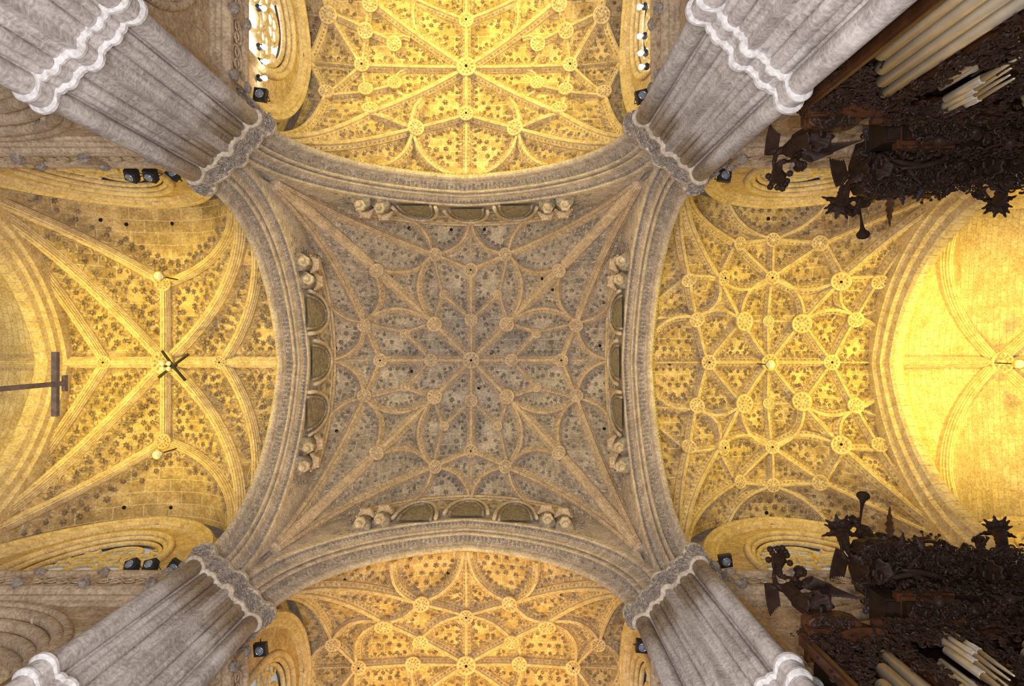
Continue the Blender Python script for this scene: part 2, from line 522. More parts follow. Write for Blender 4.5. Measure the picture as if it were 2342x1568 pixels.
class Ceiling:
    """a rib vault: web, ribs, bosses, carved fringe and rosettes, all parts of one piece of the setting"""

    def __init__(s, name, vault, webmat, ribmat, relmat, label):
        s.V = vault
        s.root = empty(name, (vault.cx, vault.cy, 0), label, 'ceiling', kind='structure')
        s.webmat, s.ribmat, s.relmat = webmat, ribmat, relmat
        s.lines = []      # (plan polyline, half width)
        s.web = vault.web('web', webmat, s.root)
        s.bm = boss_mesh().mesh('boss', ribmat, True)
        s.pm = boss_petals().mesh('boss_carving', M['bead'], True)

    def poly(s, p0, p1, bulge=0.0):
        p0 = np.array(p0); p1 = np.array(p1)
        d = p1 - p0; L = float(np.hypot(*d))
        n = max(4, int(L / 0.42) + 1)
        t = np.linspace(0, 1, n)
        nrm = np.array([-d[1], d[0]]) / max(L, 1e-6)
        return p0[None] + d[None] * t[:, None] + nrm[None] * (bulge * L * 4 * t * (1 - t))[:, None]

    def rib(s, p0, p1, bulge=0.0, w=0.20, d=0.42, beads=True, fringe=True):
        pl = s.poly(p0, p1, bulge)
        V = s.V
        pts = [V.pt(x, y) for x, y in pl]
        n = len(pts)
        if w > .25:      # broad plain ribs with several fillets
            hp = [(1, -.25), (1, .30), (.80, .40), (.82, .55), (.58, .60), (.60, .80), (.38, .82), (.34, 1.0), (.10, 1.0), (.08, .93)]
        else:
            w *= 1.18
            hp = [(1, -.25), (1, .20), (.88, .24), (.84, .36), (.40, .58), (.30, .64), (.36, .74), (.36, .90), (.24, 1.0), (.06, 1.0), (.04, .95)]
        prof = hp + [(-a_, b_) for a_, b_ in reversed(hp)]
        rings = []
        for i in range(n):
            t = (pts[min(i + 1, n - 1)] - pts[max(i - 1, 0)]).normalized()
            side = Vector((-t.y, t.x, 0))
            if side.length < 1e-4: side = Vector((1, 0, 0))
            side.normalize()
            dn = t.cross(side)
            if dn.z > 0: dn = -dn
            rings.append([pts[i] + side * (a * w) + dn * (b * d if b > 0 else b) for a, b in prof])
        mb = MB(); mb.loft(rings, True, True)
        mb.build('rib', s.ribmat, s.root)
        s.lines.append((pl, w, d, beads, fringe))

    def boss(s, p, R=0.42, depth=0.5, hole=False, name='boss'):
        V = s.V
        n = V.normal(p[0], p[1], 0.4)
        o = V.pt(p[0], p[1]) + n * (depth * 0.62)
        Mx = frame(o, n, (1, 0.2, 0), (R, R, R * 1.0))
        b = put(name, s.bm, s.root, Mx)
        c = bpy.data.objects.new('boss_carving', s.pm)
        COL.objects.link(c); c.parent = b
        if hole:
            h = MB(); h.lathe([(0.15, 0.46), (0.15, 0.565), (0.01, 0.57)], 10)
            q = bpy.data.objects.new('drain_hole', h.mesh('drain_hole', M['dark']))
            COL.objects.link(q); q.parent = b
        return b

    def holes(s, pix):
        for px, py in pix:
            p = s.V.hit(px, py)
            n = s.V.normal(*p)
            mb = MB(); mb.lathe([(0.10, -0.1), (0.10, 0.02), (0.01, 0.021)], 10, frame(s.V.pt(*p), n, (1, 0, 0), 1.0))
            mb.build('drain_hole', M['dark'], s.root)

    def relief(s, spacing=0.62, r=0.145, single=0, tmax=0.9, clear=0.52, region=None, maxd=9.0, fr=0.185, bead=0.062, leaf=0.15):
        V = s.V
        # distance field to all ribs
        seg = []
        for pl, w, d, b_, f_ in s.lines:
            for i in range(len(pl) - 1): seg.append((*pl[i], *pl[i + 1]))
        seg = np.array(seg)

        def dist(x, y):
            ax, ay, bx, by = seg.T
            dx, dy = bx - ax, by - ay
            t = np.clip(((x - ax) * dx + (y - ay) * dy) / np.maximum(dx * dx + dy * dy, 1e-9), 0, 1)
            return float(np.min(np.hypot(x - ax - t * dx, y - ay - t * dy)))

        # rosettes on a jittered hexagonal net
        mats = []
        ny = int(2 * V.b / (spacing * 0.87)); nx = int(2 * V.a / spacing)
        for j in range(ny + 1):
            for i in range(nx + 1):
                x = V.cx - V.a + (i + 0.5 * (j % 2)) * spacing + random.uniform(-.07, .07)
                y = V.cy - V.b + j * spacing * 0.87 + random.uniform(-.07, .07)
                u, v = abs(x - V.cx) / V.a, abs(y - V.cy) / V.b
                if u > 0.97 or v > 0.97 or min(u, v) > tmax: continue
                if region and not region(x, y): continue
                dd_ = dist(x, y)
                if dd_ < clear or dd_ > maxd: continue
                if random.random() < 0.10: continue
                n = V.normal(x, y)
                k = r * random.uniform(.85, 1.15)
                mats.append(frame(V.pt(x, y), n, (random.random() - .5, random.random() - .5, 0), k))
        if single:
            me = MB(); me.add(*T_ROS); mesh = me.mesh('rosette', s.relmat)
            for m_ in mats[:single]: put('rosette', mesh, s.root, m_)
            mats = mats[single:]
        if mats:
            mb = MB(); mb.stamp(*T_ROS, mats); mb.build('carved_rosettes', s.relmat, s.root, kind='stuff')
        # cusped fringe beside the ribs and beads on their flanks
        fm, bm, lm, lm2 = [], [], [], []
        for pl, w, d, beads, fringe in s.lines:
            L = np.concatenate([[0], np.cumsum(np.hypot(*(pl[1:] - pl[:-1]).T))])
            tot = L[-1]

            def at(q):
                x = np.interp(q, L, pl[:, 0]); y = np.interp(q, L, pl[:, 1])
                x2 = np.interp(min(q + .05, tot), L, pl[:, 0]); y2 = np.interp(min(q + .05, tot), L, pl[:, 1])
                x1 = np.interp(max(q - .05, 0), L, pl[:, 0]); y1 = np.interp(max(q - .05, 0), L, pl[:, 1])
                t = Vector((x2 - x1, y2 - y1)); t.normalize() if t.length > 0 else None
                return x, y, t
            if fringe:
                stp = fr * 2.1
                k = int((tot - 0.9) / stp)
                for i in range(max(k, 0)):
                    x, y, t = at(0.45 + (i + .5) * stp)
                    u, v = abs(x - V.cx) / V.a, abs(y - V.cy) / V.b
                    if min(u, v) > 0.93 or max(u, v) > 0.99: continue
                    for sg in (-1, 1):
                        sd = Vector((-t.y, t.x)) * sg
                        q = (x + sd.x * (w + .03), y + sd.y * (w + .03))
                        if region and not region(*q): continue
                        if dist(x + sd.x * (w + fr * 1.3), y + sd.y * (w + fr * 1.3)) < w + fr * .5: continue
                        n = V.normal(x + sd.x * (w + .15), y + sd.y * (w + .15))
                        o = V.pt(*q)
                        tv = Vector((t.x, t.y, (V.pt(x + t.x * .1, y + t.y * .1).z - V.pt(x, y).z) / .1))
                        Mf = frame(o, n, tv * -sg, fr)
                        if (Mf @ Vector((0, 1, 0)) - Mf @ Vector((0, 0, 0))).dot(Vector((sd.x, sd.y, 0))) < 0: Mf = frame(o, n, tv * sg, fr)
                        fm.append(Mf)
                        yv = (Mf @ Vector((0, 1, 0)) - Mf @ Vector((0, 0, 0))).normalized()
                        xv = (Mf @ Vector((1, 0, 0)) - Mf @ Vector((0, 0, 0))).normalized()
                        for q_, (ox, oy, sc) in enumerate(((0.0, .12, leaf), (.95, .55, leaf * .9))):
                            lo_ = Mf @ Vector((ox, oy, 0))
                            if max(abs(lo_.x - V.cx) / V.a, abs(lo_.y - V.cy) / V.b) > .985: continue
                            lo_.z = float(V.z(lo_.x, lo_.y)) + .01
                            (lm if (i + q_) % 2 else lm2).append(frame(lo_, n, xv + yv * random.uniform(-.4, .4), sc * random.uniform(.85, 1.15)))
            if beads:
                stp = 0.21
                k = int((tot - 0.7) / stp)
                for i in range(max(k, 0)):
                    x, y, t = at(0.35 + (i + .5) * stp)
                    u, v = abs(x - V.cx) / V.a, abs(y - V.cy) / V.b
                    if max(u, v) > 0.995: continue
                    for sg in (-1, 1):
                        sd = Vector((-t.y, t.x, 0)) * sg
                        o = V.pt(x, y) + sd * (w * 0.84)
                        slope = (V.pt(x + t.x * .1, y + t.y * .1).z - V.pt(x - t.x * .1, y - t.y * .1).z) / .2
                        tt = Vector((t.x, t.y, slope)).normalized()
                        dn = tt.cross(sd); dn = -dn if dn.z > 0 else dn
                        bm.append(frame(V.pt(x, y) + sd * (w * .63) + dn * d * 0.49, dn + sd * .9, tt, (bead * 1.5, bead * 1.1, bead)))
        if fm:
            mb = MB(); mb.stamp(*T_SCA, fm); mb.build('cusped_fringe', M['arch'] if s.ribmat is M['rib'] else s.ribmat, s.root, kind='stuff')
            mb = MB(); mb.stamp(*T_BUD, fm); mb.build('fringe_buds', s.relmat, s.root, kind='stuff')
        if lm:
            mb = MB(); mb.stamp(*T_LEAF, lm); mb.stamp(*T_LEAF2, lm2); mb.build('crocket_leaves', M['bead'] if s.ribmat is M['rib_y'] else s.webmat, s.root, kind='stuff')
        if bm:
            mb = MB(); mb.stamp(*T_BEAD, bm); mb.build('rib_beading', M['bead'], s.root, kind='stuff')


# ---- crossing vault
VC = Vault(0, 0, 8.4, 8.4, 28.9, 44.0, 1.0)
cross = Ceiling('ceiling_crossing', VC, M['web'], M['rib'], M['relief'], 'grey star vault with straight and curved ribs above the crossing')
OCT = [(sx, sy, sw) for sx in (1, -1) for sy in (1, -1) for sw in (0, 1)]


def mp(p, o):
    x, y = p
    if o[2]: x, y = y, x
    return (x * o[0], y * o[1])


C0 = (0.0, 0.0); N1 = (0.0, 2.42); N2 = (0.0, 5.38); NT = (0.0, 8.2); D1 = (2.22, 2.22); D2 = (5.18, 5.18); S1 = (2.2, 6.2); SM = (1.66, 3.9); CR = (8.1, 8.1); WA = (3.95, 8.2)
done = set()


def once(c, a, b, bulge, **k):
    key = tuple(sorted([tuple(np.round(a, 2)), tuple(np.round(b, 2))])) + ((round(abs(bulge), 2),) if bulge else ())
    if key in done: return
    done.add(key)
    c.rib(a, b, bulge, **k)


for o in OCT:
    sg = o[0] * o[1] * (-1 if o[2] else 1)
    for a, b, bl, w in ((C0, N1, 0, .20), (N1, N2, 0, .20), (C0, D1, 0, .22), (D1, D2, 0, .24), (D2, CR, 0, .26), (S1, N2, 0, .17), (S1, CR, 0, .22), (S1, SM, 0, .10), (SM, D1, 0, .12), (SM, N1, 0, .14),
                        (D2, S1, .20, .17), (D1, S1, -.20, .17), (S1, NT, .20, .17), (S1, WA, .18, .17)):
        once(cross, mp(a, o), mp(b, o), bl * sg, w=w, d=.42 if w > .15 else .28)
seen = set()
for o in OCT:
    for p, R, dp, hole in ((N1, .40, .42, False), (N2, .42, .42, True), (D1, .46, .44, False), (D2, .42, .46, False), (S1, .42, .42, False), (SM, .30, .26, False)):
        q = tuple(np.round(mp(p, o), 2))
        if q in seen: continue
        seen.add(q)
        cross.boss(q, R, dp, hole)
cross.boss(C0, .52, .5, True)
for dx, dy in ((0, 1), (0, -1), (1, 0), (-1, 0)):
    cross.rib((dx * 5.7, dy * 5.7), (dx * 8.2, dy * 8.2), 0, w=.05, d=.10, beads=False, fringe=True)
cross.holes([(1124, 807), (1095, 887), (1021, 775), (942, 849), (895, 633), (935, 521), (1240, 637), (1264, 662), (1380, 691), (760, 697), (768, 795), (1372, 790), (877, 665), (1032, 525), (1108, 524), (1209, 515), (1382, 980), (1027, 1138), (1107, 1136), (1216, 1150), (770, 985)])
cross.relief(spacing=0.56, r=0.165, single=290, clear=0.70, tmax=.93)

# ---- vaults of the four arms
AC, AH, AL = 15.75, 6.40, 8.35          # bay centre, half length, half width
ZS, ZC = 29.0, 39.5
VT = Vault(0, -AC, AL, AH, ZS, ZC, 0.7)
VB = Vault(0, AC, AL, AH, ZS, ZC, 0.7)
VR = Vault(AC + .05, 0, AH + .05, AL, ZS, ZC, 0.7)
VL = Vault(-AC + .15, 0, AH - .1, AL, ZS, ZC, 0.7)


def net(c, nodes_, ribs_, mirror, corner):
    """nodes by photo pixel on one side; ribs between them; mirrored about the axis of the arm"""
    V = c.V
    pos = {}
    for k, (px, py) in nodes_.items():
        pos[k] = V.hit(px, py)
    pos.update(corner)
    for k in list(pos):
        if k.startswith('_'):     # nodes on the axis
            x, y = pos[k]
            pos[k] = (0.0, y) if mirror == 'x' else (x, 0.0)
    mir = (lambda p: (-p[0], p[1])) if mirror == 'x' else (lambda p: (p[0], -p[1]))
    for r in ribs_:
        a, b = r[0], r[1]
        bl = r[2] if len(r) > 2 else 0
        w = r[3] if len(r) > 3 else .18
        d = .46 if w > .15 else .26
        c.rib(pos[a], pos[b], bl, w=w, d=d)
        if not (a.startswith('_') and b.startswith('_')):
            c.rib(mir(pos[a]), mir(pos[b]), -bl, w=w, d=d)
    return pos, mir


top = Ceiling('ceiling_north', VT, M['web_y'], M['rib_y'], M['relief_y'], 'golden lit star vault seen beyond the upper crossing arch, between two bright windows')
tn = {'_c': (1060, 160), '_u': (1060, 52), '_d': (1060, 267), 'r': (829, 155), 'nw': (752, 31), 'n1': (837, 70), 'n2': (903, 102), 'sw': (748, 223), 's1': (838, 216), 's2': (904, 200), 'dg': (848, 264), 't': (946, 299), 'du': (848, 3), 'uu': (950, 5)}
tn_c = {'C': (-7.9, -9.65), 'W': (-8.2, -AC), '_e': (0.0, -9.7), '_x': (0, -22), 'C2': (-7.9, -21.9), 'e1': VT.hit(858, 388), 'e2': VT.hit(1036, 404), 'q1': VT.hit(930, 161), 'q2': VT.hit(947, 224), 'q3': VT.hit(964, 234), 'q4': VT.hit(938, 90), 'q5': VT.hit(958, 84)}
tr = [('_c', '_d'), ('_d', '_e', 0, .15), ('_c', '_u'), ('_u', '_x', 0, .15), ('_c', 'r'), ('r', 'W', 0, .06), ('_c', 'dg', 0, .22), ('dg', 'C', 0, .24), ('_c', 'du', 0, .22), ('du', 'C2', 0, .22), ('_d', 't'), ('t', 'C', 0, .2), ('dg', 't'),
      ('t', 'e1', -.16), ('t', 'e2', .16), ('t', 'q3', -.12), ('dg', 's1', 0, .15), ('s1', 'r', 0, .15), ('r', 'n1', 0, .15), ('n1', 'du', 0, .15), ('s1', 'sw', 0, .16), ('s1', 's2', 0, .16), ('s2', 'q1', -.22, .13), ('s2', 'q2', .2, .13),
      ('sw', 'r', 0, .17), ('sw', 'W', 0, .17), ('sw', 'C', 0, .18), ('r', 'nw', 0, .17), ('nw', 'W', 0, .17), ('nw', 'n1', 0, .17), ('n1', 'n2', 0, .17), ('n2', 'q1', .22, .13), ('n2', 'q4', -.25, .13), ('nw', 'C2', 0, .18), ('_u', 'uu'), ('uu', 'q5', .1, .14), ('uu', 'C2', 0, .18)]
pos, mir = net(top, tn, tr, 'x', tn_c)
for k, R, hl in (('_c', .52, True), ('_u', .40, True), ('_d', .40, True), ('r', .40, True), ('nw', .46, False), ('n1', .42, False), ('n2', .40, False), ('sw', .42, False), ('s1', .40, False), ('s2', .40, False), ('dg', .44, False), ('t', .44, False), ('du', .42, False)):
    top.boss(pos[k], R, .48, hl)
    if not k.startswith('_'): top.boss(mir(pos[k]), R, .48, hl)
top.holes([(716, 160), (1404, 165)])
top.relief(spacing=.50, r=.165, clear=.66, region=lambda x, y: y > -21.0)

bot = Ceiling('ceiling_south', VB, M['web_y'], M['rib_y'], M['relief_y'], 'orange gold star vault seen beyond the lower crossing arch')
bn = {'_c': (1059, 1512), '_d': (1060, 1402), 't': (959, 1373), 'dg': (879, 1416), 'm': (963, 1455), 'k': (946, 1511), 'r': (822, 1519), 'w': (763, 1461)}
bc = {'C': (-7.9, 9.75), 'W': (-8.2, AC + .2), '_e': (0, 9.7), '_x': (0, 22), 'C2': (-7.9, 21.9), 'e1': VB.hit(900, 1280), 'e2': (-0.12, 9.75)}
br = [('_c', '_d'), ('_d', '_e', 0, .15), ('_c', '_x', 0, .16), ('_c', 'm', 0, .2), ('m', 'dg', 0, .2), ('dg', 'C', 0, .23), ('_d', 't'), ('t', 'C', 0, .2), ('t', 'dg', -.12), ('t', 'e1', -.18), ('t', 'e2', .2), ('_d', 'm', .12), ('m', 'k', .14, .15), ('_c', 'k'), ('k', 'r'), ('r', 'W', 0, .06),
      ('dg', 'r', .24), ('w', 'r'), ('w', 'dg', -.22), ('w', 'W', .16), ('w', 'C', 0, .18)]
pos, mir = net(bot, bn, br, 'x', bc)
far = lambda p: (p[0], 2 * pos['_c'][1] - p[1])
for a, b, bl, w in (('_c', 'm', 0, .2), ('m', 'dg', 0, .2), ('dg', 'C', 0, .23), ('m', 'k', .14, .15), ('dg', 'r', .24, .17), ('w', 'r', 0, .17), ('w', 'W', .16, .17), ('w', 'dg', -.22, .17)):
    for f in (lambda p: p, mir):
        sgn = 1 if f is mir else -1
        A, Bq = far(f(pos[a])), far(f(pos[b]))
        bot.rib(A, Bq, bl * sgn, w=w, d=.44)
for k, R, hl in (('_c', .52, True), ('_d', .40, True), ('t', .44, False), ('dg', .50, False), ('m', .42, False), ('k', .42, False), ('r', .40, True), ('w', .42, False)):
    bot.boss(pos[k], R, .48, hl)
    if not k.startswith('_'): bot.boss(mir(pos[k]), R, .48, hl)
bot.holes([(1025, 1309), (788, 1326), (725, 1480), (1285, 1360), (1400, 1475)])
bot.relief(spacing=.50, r=.165, clear=.66, region=lambda x, y: y < 20.0)

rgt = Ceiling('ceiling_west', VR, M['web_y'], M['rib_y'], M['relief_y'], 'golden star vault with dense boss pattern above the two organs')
rn = {'_c': (1754, 832), '_l': (1614, 832), '_r': (1896, 832), 'a': (1690, 734), 'b': (1829, 735), '_z': (1762, 832), 's': (1752, 734), 'p': (1587, 725), 'q': (1951, 725), 'e': (1639, 636), 'n': (1761, 635), 'g': (1923, 636), 'h': (1570, 630), 'i': (2006, 634), 'j': (1680, 557), 'k': (1763, 548), 'l': (1880, 556)}
XN, XF = AC - AH, AC + .1 + AH
rc = {'C': (XN + .25, -7.9), 'F': (XF - .25, -7.9), 'w1': VR.hit(1650, 442), 'w2': VR.hit(1905, 436), 'x1': (XN + .1, -2.9), 'x2': (XN + .1, -2.3), 'x3': (XN + .1, -.9), 'y1': VR.hit(2052, 692), 'y2': VR.hit(2019, 813), '_xl': (XN, 0), '_xr': (XF, 0), 'v': VR.hit(1626, 655)}
rr = [('_c', '_l'), ('_c', '_r'), ('_l', '_xl', 0, .06), ('_r', '_xr', 0, .06), ('_l', 'p'), ('p', 'h'), ('h', 'C', 0, .18), ('_l', 'a'), ('_c', 'a', 0, .2), ('a', 'e', 0, .2), ('e', 'C', 0, .22), ('_c', 's', 0, .15), ('s', 'n', 0, .15), ('n', 'k', 0, .16), ('_c', 'b', 0, .2), ('b', 'g', 0, .2), ('g', 'F', 0, .22),
      ('b', '_r'), ('_r', 'q'), ('q', 'i'), ('i', 'F', 0, .18), ('a', 's', 0, .10), ('s', 'b', 0, .10), ('a', 'n', -.2), ('b', 'n', .2), ('e', 'n', .2), ('n', 'g', .2), ('j', 'n'), ('l', 'n'), ('j', 'k', 0, .16), ('k', 'l', 0, .16), ('j', 'e', 0, .15), ('l', 'g', 0, .17), ('j', 'C', 0, .18), ('l', 'F', 0, .18),
      ('k', 'w1', -.13), ('k', 'w2', .13), ('p', 'a', -.18), ('p', 'e', .26), ('q', 'b', .18), ('q', 'g', -.2), ('h', 'e', 0, .15), ('h', 'x1', 0, .12), ('p', 'x2', 0, .13), ('p', 'x3', .2), ('q', 'y2', -.2), ('q', 'y1', 0, .12), ('i', 'y1', 0, .17), ('g', 'i', 0, .16)]
pos, mir = net(rgt, rn, rr, 'y', rc)
for k, R, hl in (('_c', .46, False), ('_l', .42, True), ('_r', .42, True), ('a', .52, False), ('b', .52, False), ('s', .30, False), ('p', .42, False), ('q', .42, False), ('e', .44, True), ('n', .38, True), ('g', .50, True), ('h', .40, False), ('i', .42, False), ('j', .38, False), ('k', .38, False), ('l', .42, False)):
    rgt.boss(pos[k], R, .48, hl)
    if not k.startswith('_'): rgt.boss(mir(pos[k]), R, .48, hl)
rgt.holes([(1530, 832), (1980, 831), (1757, 500), (1753, 1172)])
rgt.relief(spacing=.46, r=.155, clear=.58, fr=.18)

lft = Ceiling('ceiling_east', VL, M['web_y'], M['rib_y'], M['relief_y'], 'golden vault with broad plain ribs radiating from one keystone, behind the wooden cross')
ln = {'_c': (381, 835), '_a': (245, 835), '_b': (512, 835), 'd': (380, 648)}
XLn, XLf = -AC + AH, -AC - AH + .3
lc = {'C': (XLn - .3, -7.7), 'F': (XLf + .2, -7.9), 'C2': (XLn - .25, -7.2), '_xl': (XLf, 0), '_xr': (XLn, 0), 'F2': (XLf + .15, -7.4)}
lr = [('_c', '_a', 0, .30), ('_c', '_b', 0, .30), ('_a', '_xl', 0, .30), ('_b', '_xr', 0, .30), ('_c', 'F', -.03, .30), ('_c', 'C', .04, .30), ('_c', 'd', 0, .28), ('d', 'F', 0, .26), ('d', 'C', .05, .26), ('_a', 'F2', -.05, .28), ('_b', 'C2', .05, .28)]
pos, mir = net(lft, ln, lr, 'y', lc)
for k, R, hl in (('_a', .36, True), ('_b', .36, True), ('_c', .62, False), ('d', .42, False)):
    lft.boss(pos[k], R, .5, hl)
    if not k.startswith('_'): lft.boss(mir(pos[k]), R, .5, hl)
lft.holes([(289, 513), (230, 503), (394, 511), (284, 1160), (391, 1160), (150, 938)])
lft.relief(leaf=.21, spacing=.44, r=.19, clear=.74, maxd=1.15, bead=0.0001, fr=.26, region=lambda x, y: True)

# ---- plain vaults one bay further
VR2 = Vault(28.4, 0, 6.4, AL, ZS, 39.6, 0.6)
far_r = Ceiling('ceiling_far_west', VR2, M['brickweb'], M['rib_y'], M['relief_y'], 'bright plain ashlar vault with simple cross ribs at the right edge')
VL2 = Vault(-27.8, 0, 6.3, AL, ZS, 39.2, 0.6)
far_l = Ceiling('ceiling_far_east', VL2, M['brickweb'], M['rib_y'], M['relief_y'], 'shadowed plain ashlar vault beyond the arch at the left edge')
for c, x0, s in ((far_r, 28.4, 1), (far_l, -27.8, -1)):
    for sx in (-1, 1):
        c.rib((x0, 0), (x0 + sx * 6.1, 0), 0, w=.24, d=.45)
        for sy in (-1, 1): c.rib((x0, 0), (x0 + sx * 6.0, sy * 8.1), -.05 * sx * sy, w=.30, d=.5)
    c.boss((x0, 0), .6, .5)

# ------------------------------------------------------------------ great arches of the crossing
AE, AR, AZ = 2.10, 9.15, 28.7       # centre offset, intrados radius, spring level


def arch_pt(fr, d, n, R=AR, e=AE, z0=AZ):
    """fr in -1..1 along the pointed arch; d radial depth; n across. Returns (x along span, n, z)"""
    r = R + d
    tm = math.acos(max(-1, min(1, e / r)))
    a = (1 - abs(fr)) * tm
    x = r * math.cos(a) - e
    return Vector((math.copysign(x, fr) if fr else 0.0, n, z0 + r * math.sin(a)))


def roll(c0, r, a0, a1, k=5):
    return [(c0[0] + r * math.cos(a0 + (a1 - a0) * i / (k - 1)), c0[1] + r * math.sin(a0 + (a1 - a0) * i / (k - 1))) for i in range(k)]


# profile (n across: negative towards the crossing; d depth upwards)
PROF = ([(1.02, 2.7), (0.98, 2.12), (0.86, 2.02), (0.84, 1.60), (0.72, 1.52), (0.70, 1.10), (0.57, 1.02), (0.54, 0.60), (0.38, 0.50)] + roll((0.16, 0.20), 0.20, 0.5, -PI * 0.95, 7) +
        [(-0.06, 0.36), (-0.16, 0.34), (-0.20, 0.46), (-0.62, 0.60), (-0.66, 0.50), (-0.70, 0.48)] + roll((-0.80, 0.44), 0.09, 0.0, -PI, 5) + [(-0.91, 0.66), (-0.97, 0.68)] + roll((-1.06, 0.60), 0.085, 0.0, -PI, 5) + [(-1.17, 0.82), (-1.24, 0.80)] +
        [(-1.28, 0.92), (-1.52, 1.10), (-1.54, 0.98)] + roll((-1.64, 1.0), 0.09, 0.0, -PI, 5) + [(-1.72, 1.28), (-1.58, 1.50), (-1.30, 2.6)])


PROF = [(n * .66 if n < 0 else n * .8, d) for n, d in PROF]


def make_arch(name, prof, NV, label, group, bands=(), mats=(M['arch'], M['foliage']), R=AR, lo=-0.999):
    root = empty(name, (0, 0, 0), label, 'arch', group, 'structure')
    gap = 0.012 / 7.0
    for side in (-1, 1):
        for k in range(NV):
            f0 = k / NV + (0.0 if k == 0 else gap); f1 = (k + 1) / NV - gap
            mb = MB()
            rings = []
            for q in range(3):
                fr = side * max(1e-6, (f0 + (f1 - f0) * q / 2))
                rings.append([arch_pt(fr, d, n, R) for n, d in prof])
            mb.loft(rings, True, True)
            mb.build('voussoir', mats[0], root)
    # mortar core
    core = [(n * 0.99, d + 0.03) for n, d in prof]
    rings = [[arch_pt(-1 + 2 * i / 60 if i != 30 else 1e-6, d, n, R) for n, d in core] for i in range(61)]
    mb = MB(); mb.loft(rings, True, True); mb.build('mortar_core', M['mortar'], root)
    ms = []
    for (n, d, w, rows, r) in bands:
        cnt = int(15.5 / (r * 1.75))
        for i in range(cnt):
            fr = -0.985 + 1.97 * (i + .5) / cnt
            for j in range(rows):
                nn = n + (j - (rows - 1) / 2) * w
                dd = d - (j - (rows - 1) / 2) * w * 0.36 * (1 if n < 0 else 2.2)
                o = arch_pt(fr, dd, nn + random.uniform(-.015, .015), R)
                c = Vector((math.copysign(-AE, fr), nn, AZ))
                dn = (c - o); dn.y = 0; dn.normalize()
                zd = dn + Vector((0, (-.30 if n < 0 else 1.0), 0))
                ms.append(frame(o, zd, (random.random() - .5, random.random() - .5, random.random() - .5), r * random.uniform(.85, 1.2)))
    if ms:
        mb = MB(); mb.stamp(*T_CURL, ms); mb.build('carved_foliage', mats[1], root, kind='stuff')
    return root


BANDS = ((-0.275, 0.50, 0.125, 2, 0.078), (-0.925, 0.99, 0.08, 2, 0.062), (0.62, 1.54, 0.1, 1, 0.075), (0.505, 1.03, 0.1, 1, 0.075), (0.735, 2.06, 0.1, 1, .075), (0.37, .53, .1, 1, .06))
a0 = make_arch('crossing_arch', PROF, 18, 'broad moulded stone arch carved with foliage on the lower side of the crossing', 'four arches round the crossing', BANDS)
a0.matrix_basis = Matrix.Translation((0, 9.3, 0))
for deg, lab in ((90, 'broad moulded stone arch carved with foliage on the left side of the crossing'), (180, 'broad moulded stone arch carved with foliage on the upper side of the crossing'), (270, 'broad moulded stone arch carved with foliage on the right side of the crossing')):
    ar = copy_tree(a0, RZ(deg), lab)
    if deg == 90:          # row of dark leaf knobs along the outer order of the left arch
        kb = MB(); kb.stamp(*T_CURL, [frame((0, 0, 0), (0, 0, 1), (1, 0, 0), .13), frame((.1, .08, .02), (.5, .4, 1), (0, 1, 0), .10), frame((-.1, .06, .02), (-.5, .4, 1), (1, 1, 0), .10), frame((0, -.1, .02), (0, -.5, 1), (1, 0, 0), .10)])
        kmesh = kb.mesh('leaf_knob', M['foliage'])
        for k in range(34):
            fr = -.93 + 1.86 * k / 33
            o_ = arch_pt(fr, 1.55, 1.0)
            dn = Vector((-o_.x, 4, AZ - o_.z))
            put('leaf_knob', kmesh, ar, frame(o_, dn, (0, 1, 0), 1.25))

FPROF = [(-.8, 2.6), (-.78, 1.0), (-.62, .9), (-.6, .55), (-.42, .45), (-.34, .12), (-.2, 0), (.2, 0), (.34, .12), (.42, .45), (.6, .55), (.62, .9), (.78, 1.0), (.8, 2.6)]
f0 = make_arch('transverse_arch', FPROF, 22, 'golden moulded transverse arch between the organ vault and the plain vault', 'transverse arches of the nave', (), (M['rib_y'], M['relief_y']))
f0.matrix_basis = RZ(90) @ Matrix.Translation((0, -22.0, 0))
g0 = copy_tree(f0, Matrix.Translation((.4, 0, 0)) @ RZ(180), 'golden moulded transverse arch beyond the wooden cross')

# ------------------------------------------------------------------ crossing piers
PCX = 9.42
SHAFTS = []                          # (x, y, r) in pier plan, diamond with corners on the axes
for k in range(4):
    a = k * PI / 2
    A = Vector((math.cos(a), math.sin(a))) * 2.02
    Bv = Vector((math.cos(a + PI / 2), math.sin(a + PI / 2))) * 2.02
    nrm = (A + Bv).normalized()
    SHAFTS.append((A.x * 1.04, A.y * 1.04, 0.30))
    for t, r, o in ((.155, .12, .10), (.245, .19, .10), (.345, .11, .10), (.415, .16, .06), (.5, .24, .16), (.585, .16, .06), (.655, .11, .10), (.755, .19, .10), (.845, .12, .10)):
        c = A + (Bv - A) * t + nrm * o
        SHAFTS.append((c.x, c.y, r))


def outline(off=0.0, n=144, grow=0.0):
    """star-shaped outline of the pier: diamond core and shafts"""
    out = []
    for i in range(n):
        th = 2 * PI * i / n
        d = Vector((math.cos(th), math.sin(th)))
        r = 2.05 / (abs(d.x) + abs(d.y))
        for x, y, rs in SHAFTS:
            b = d.x * x + d.y * y
            c = x * x + y * y - (rs + grow) ** 2
            q = b * b - c
            if q >= 0: r = max(r, b + math.sqrt(q))
        out.append((d * (r + off)))
    return out


def ring_loft(prof, n=160):
    rings = []
    for z, off, gr in prof:
        rings.append([Vector((p.x, p.y, z)) for p in outline(off, n, gr)])
    return rings


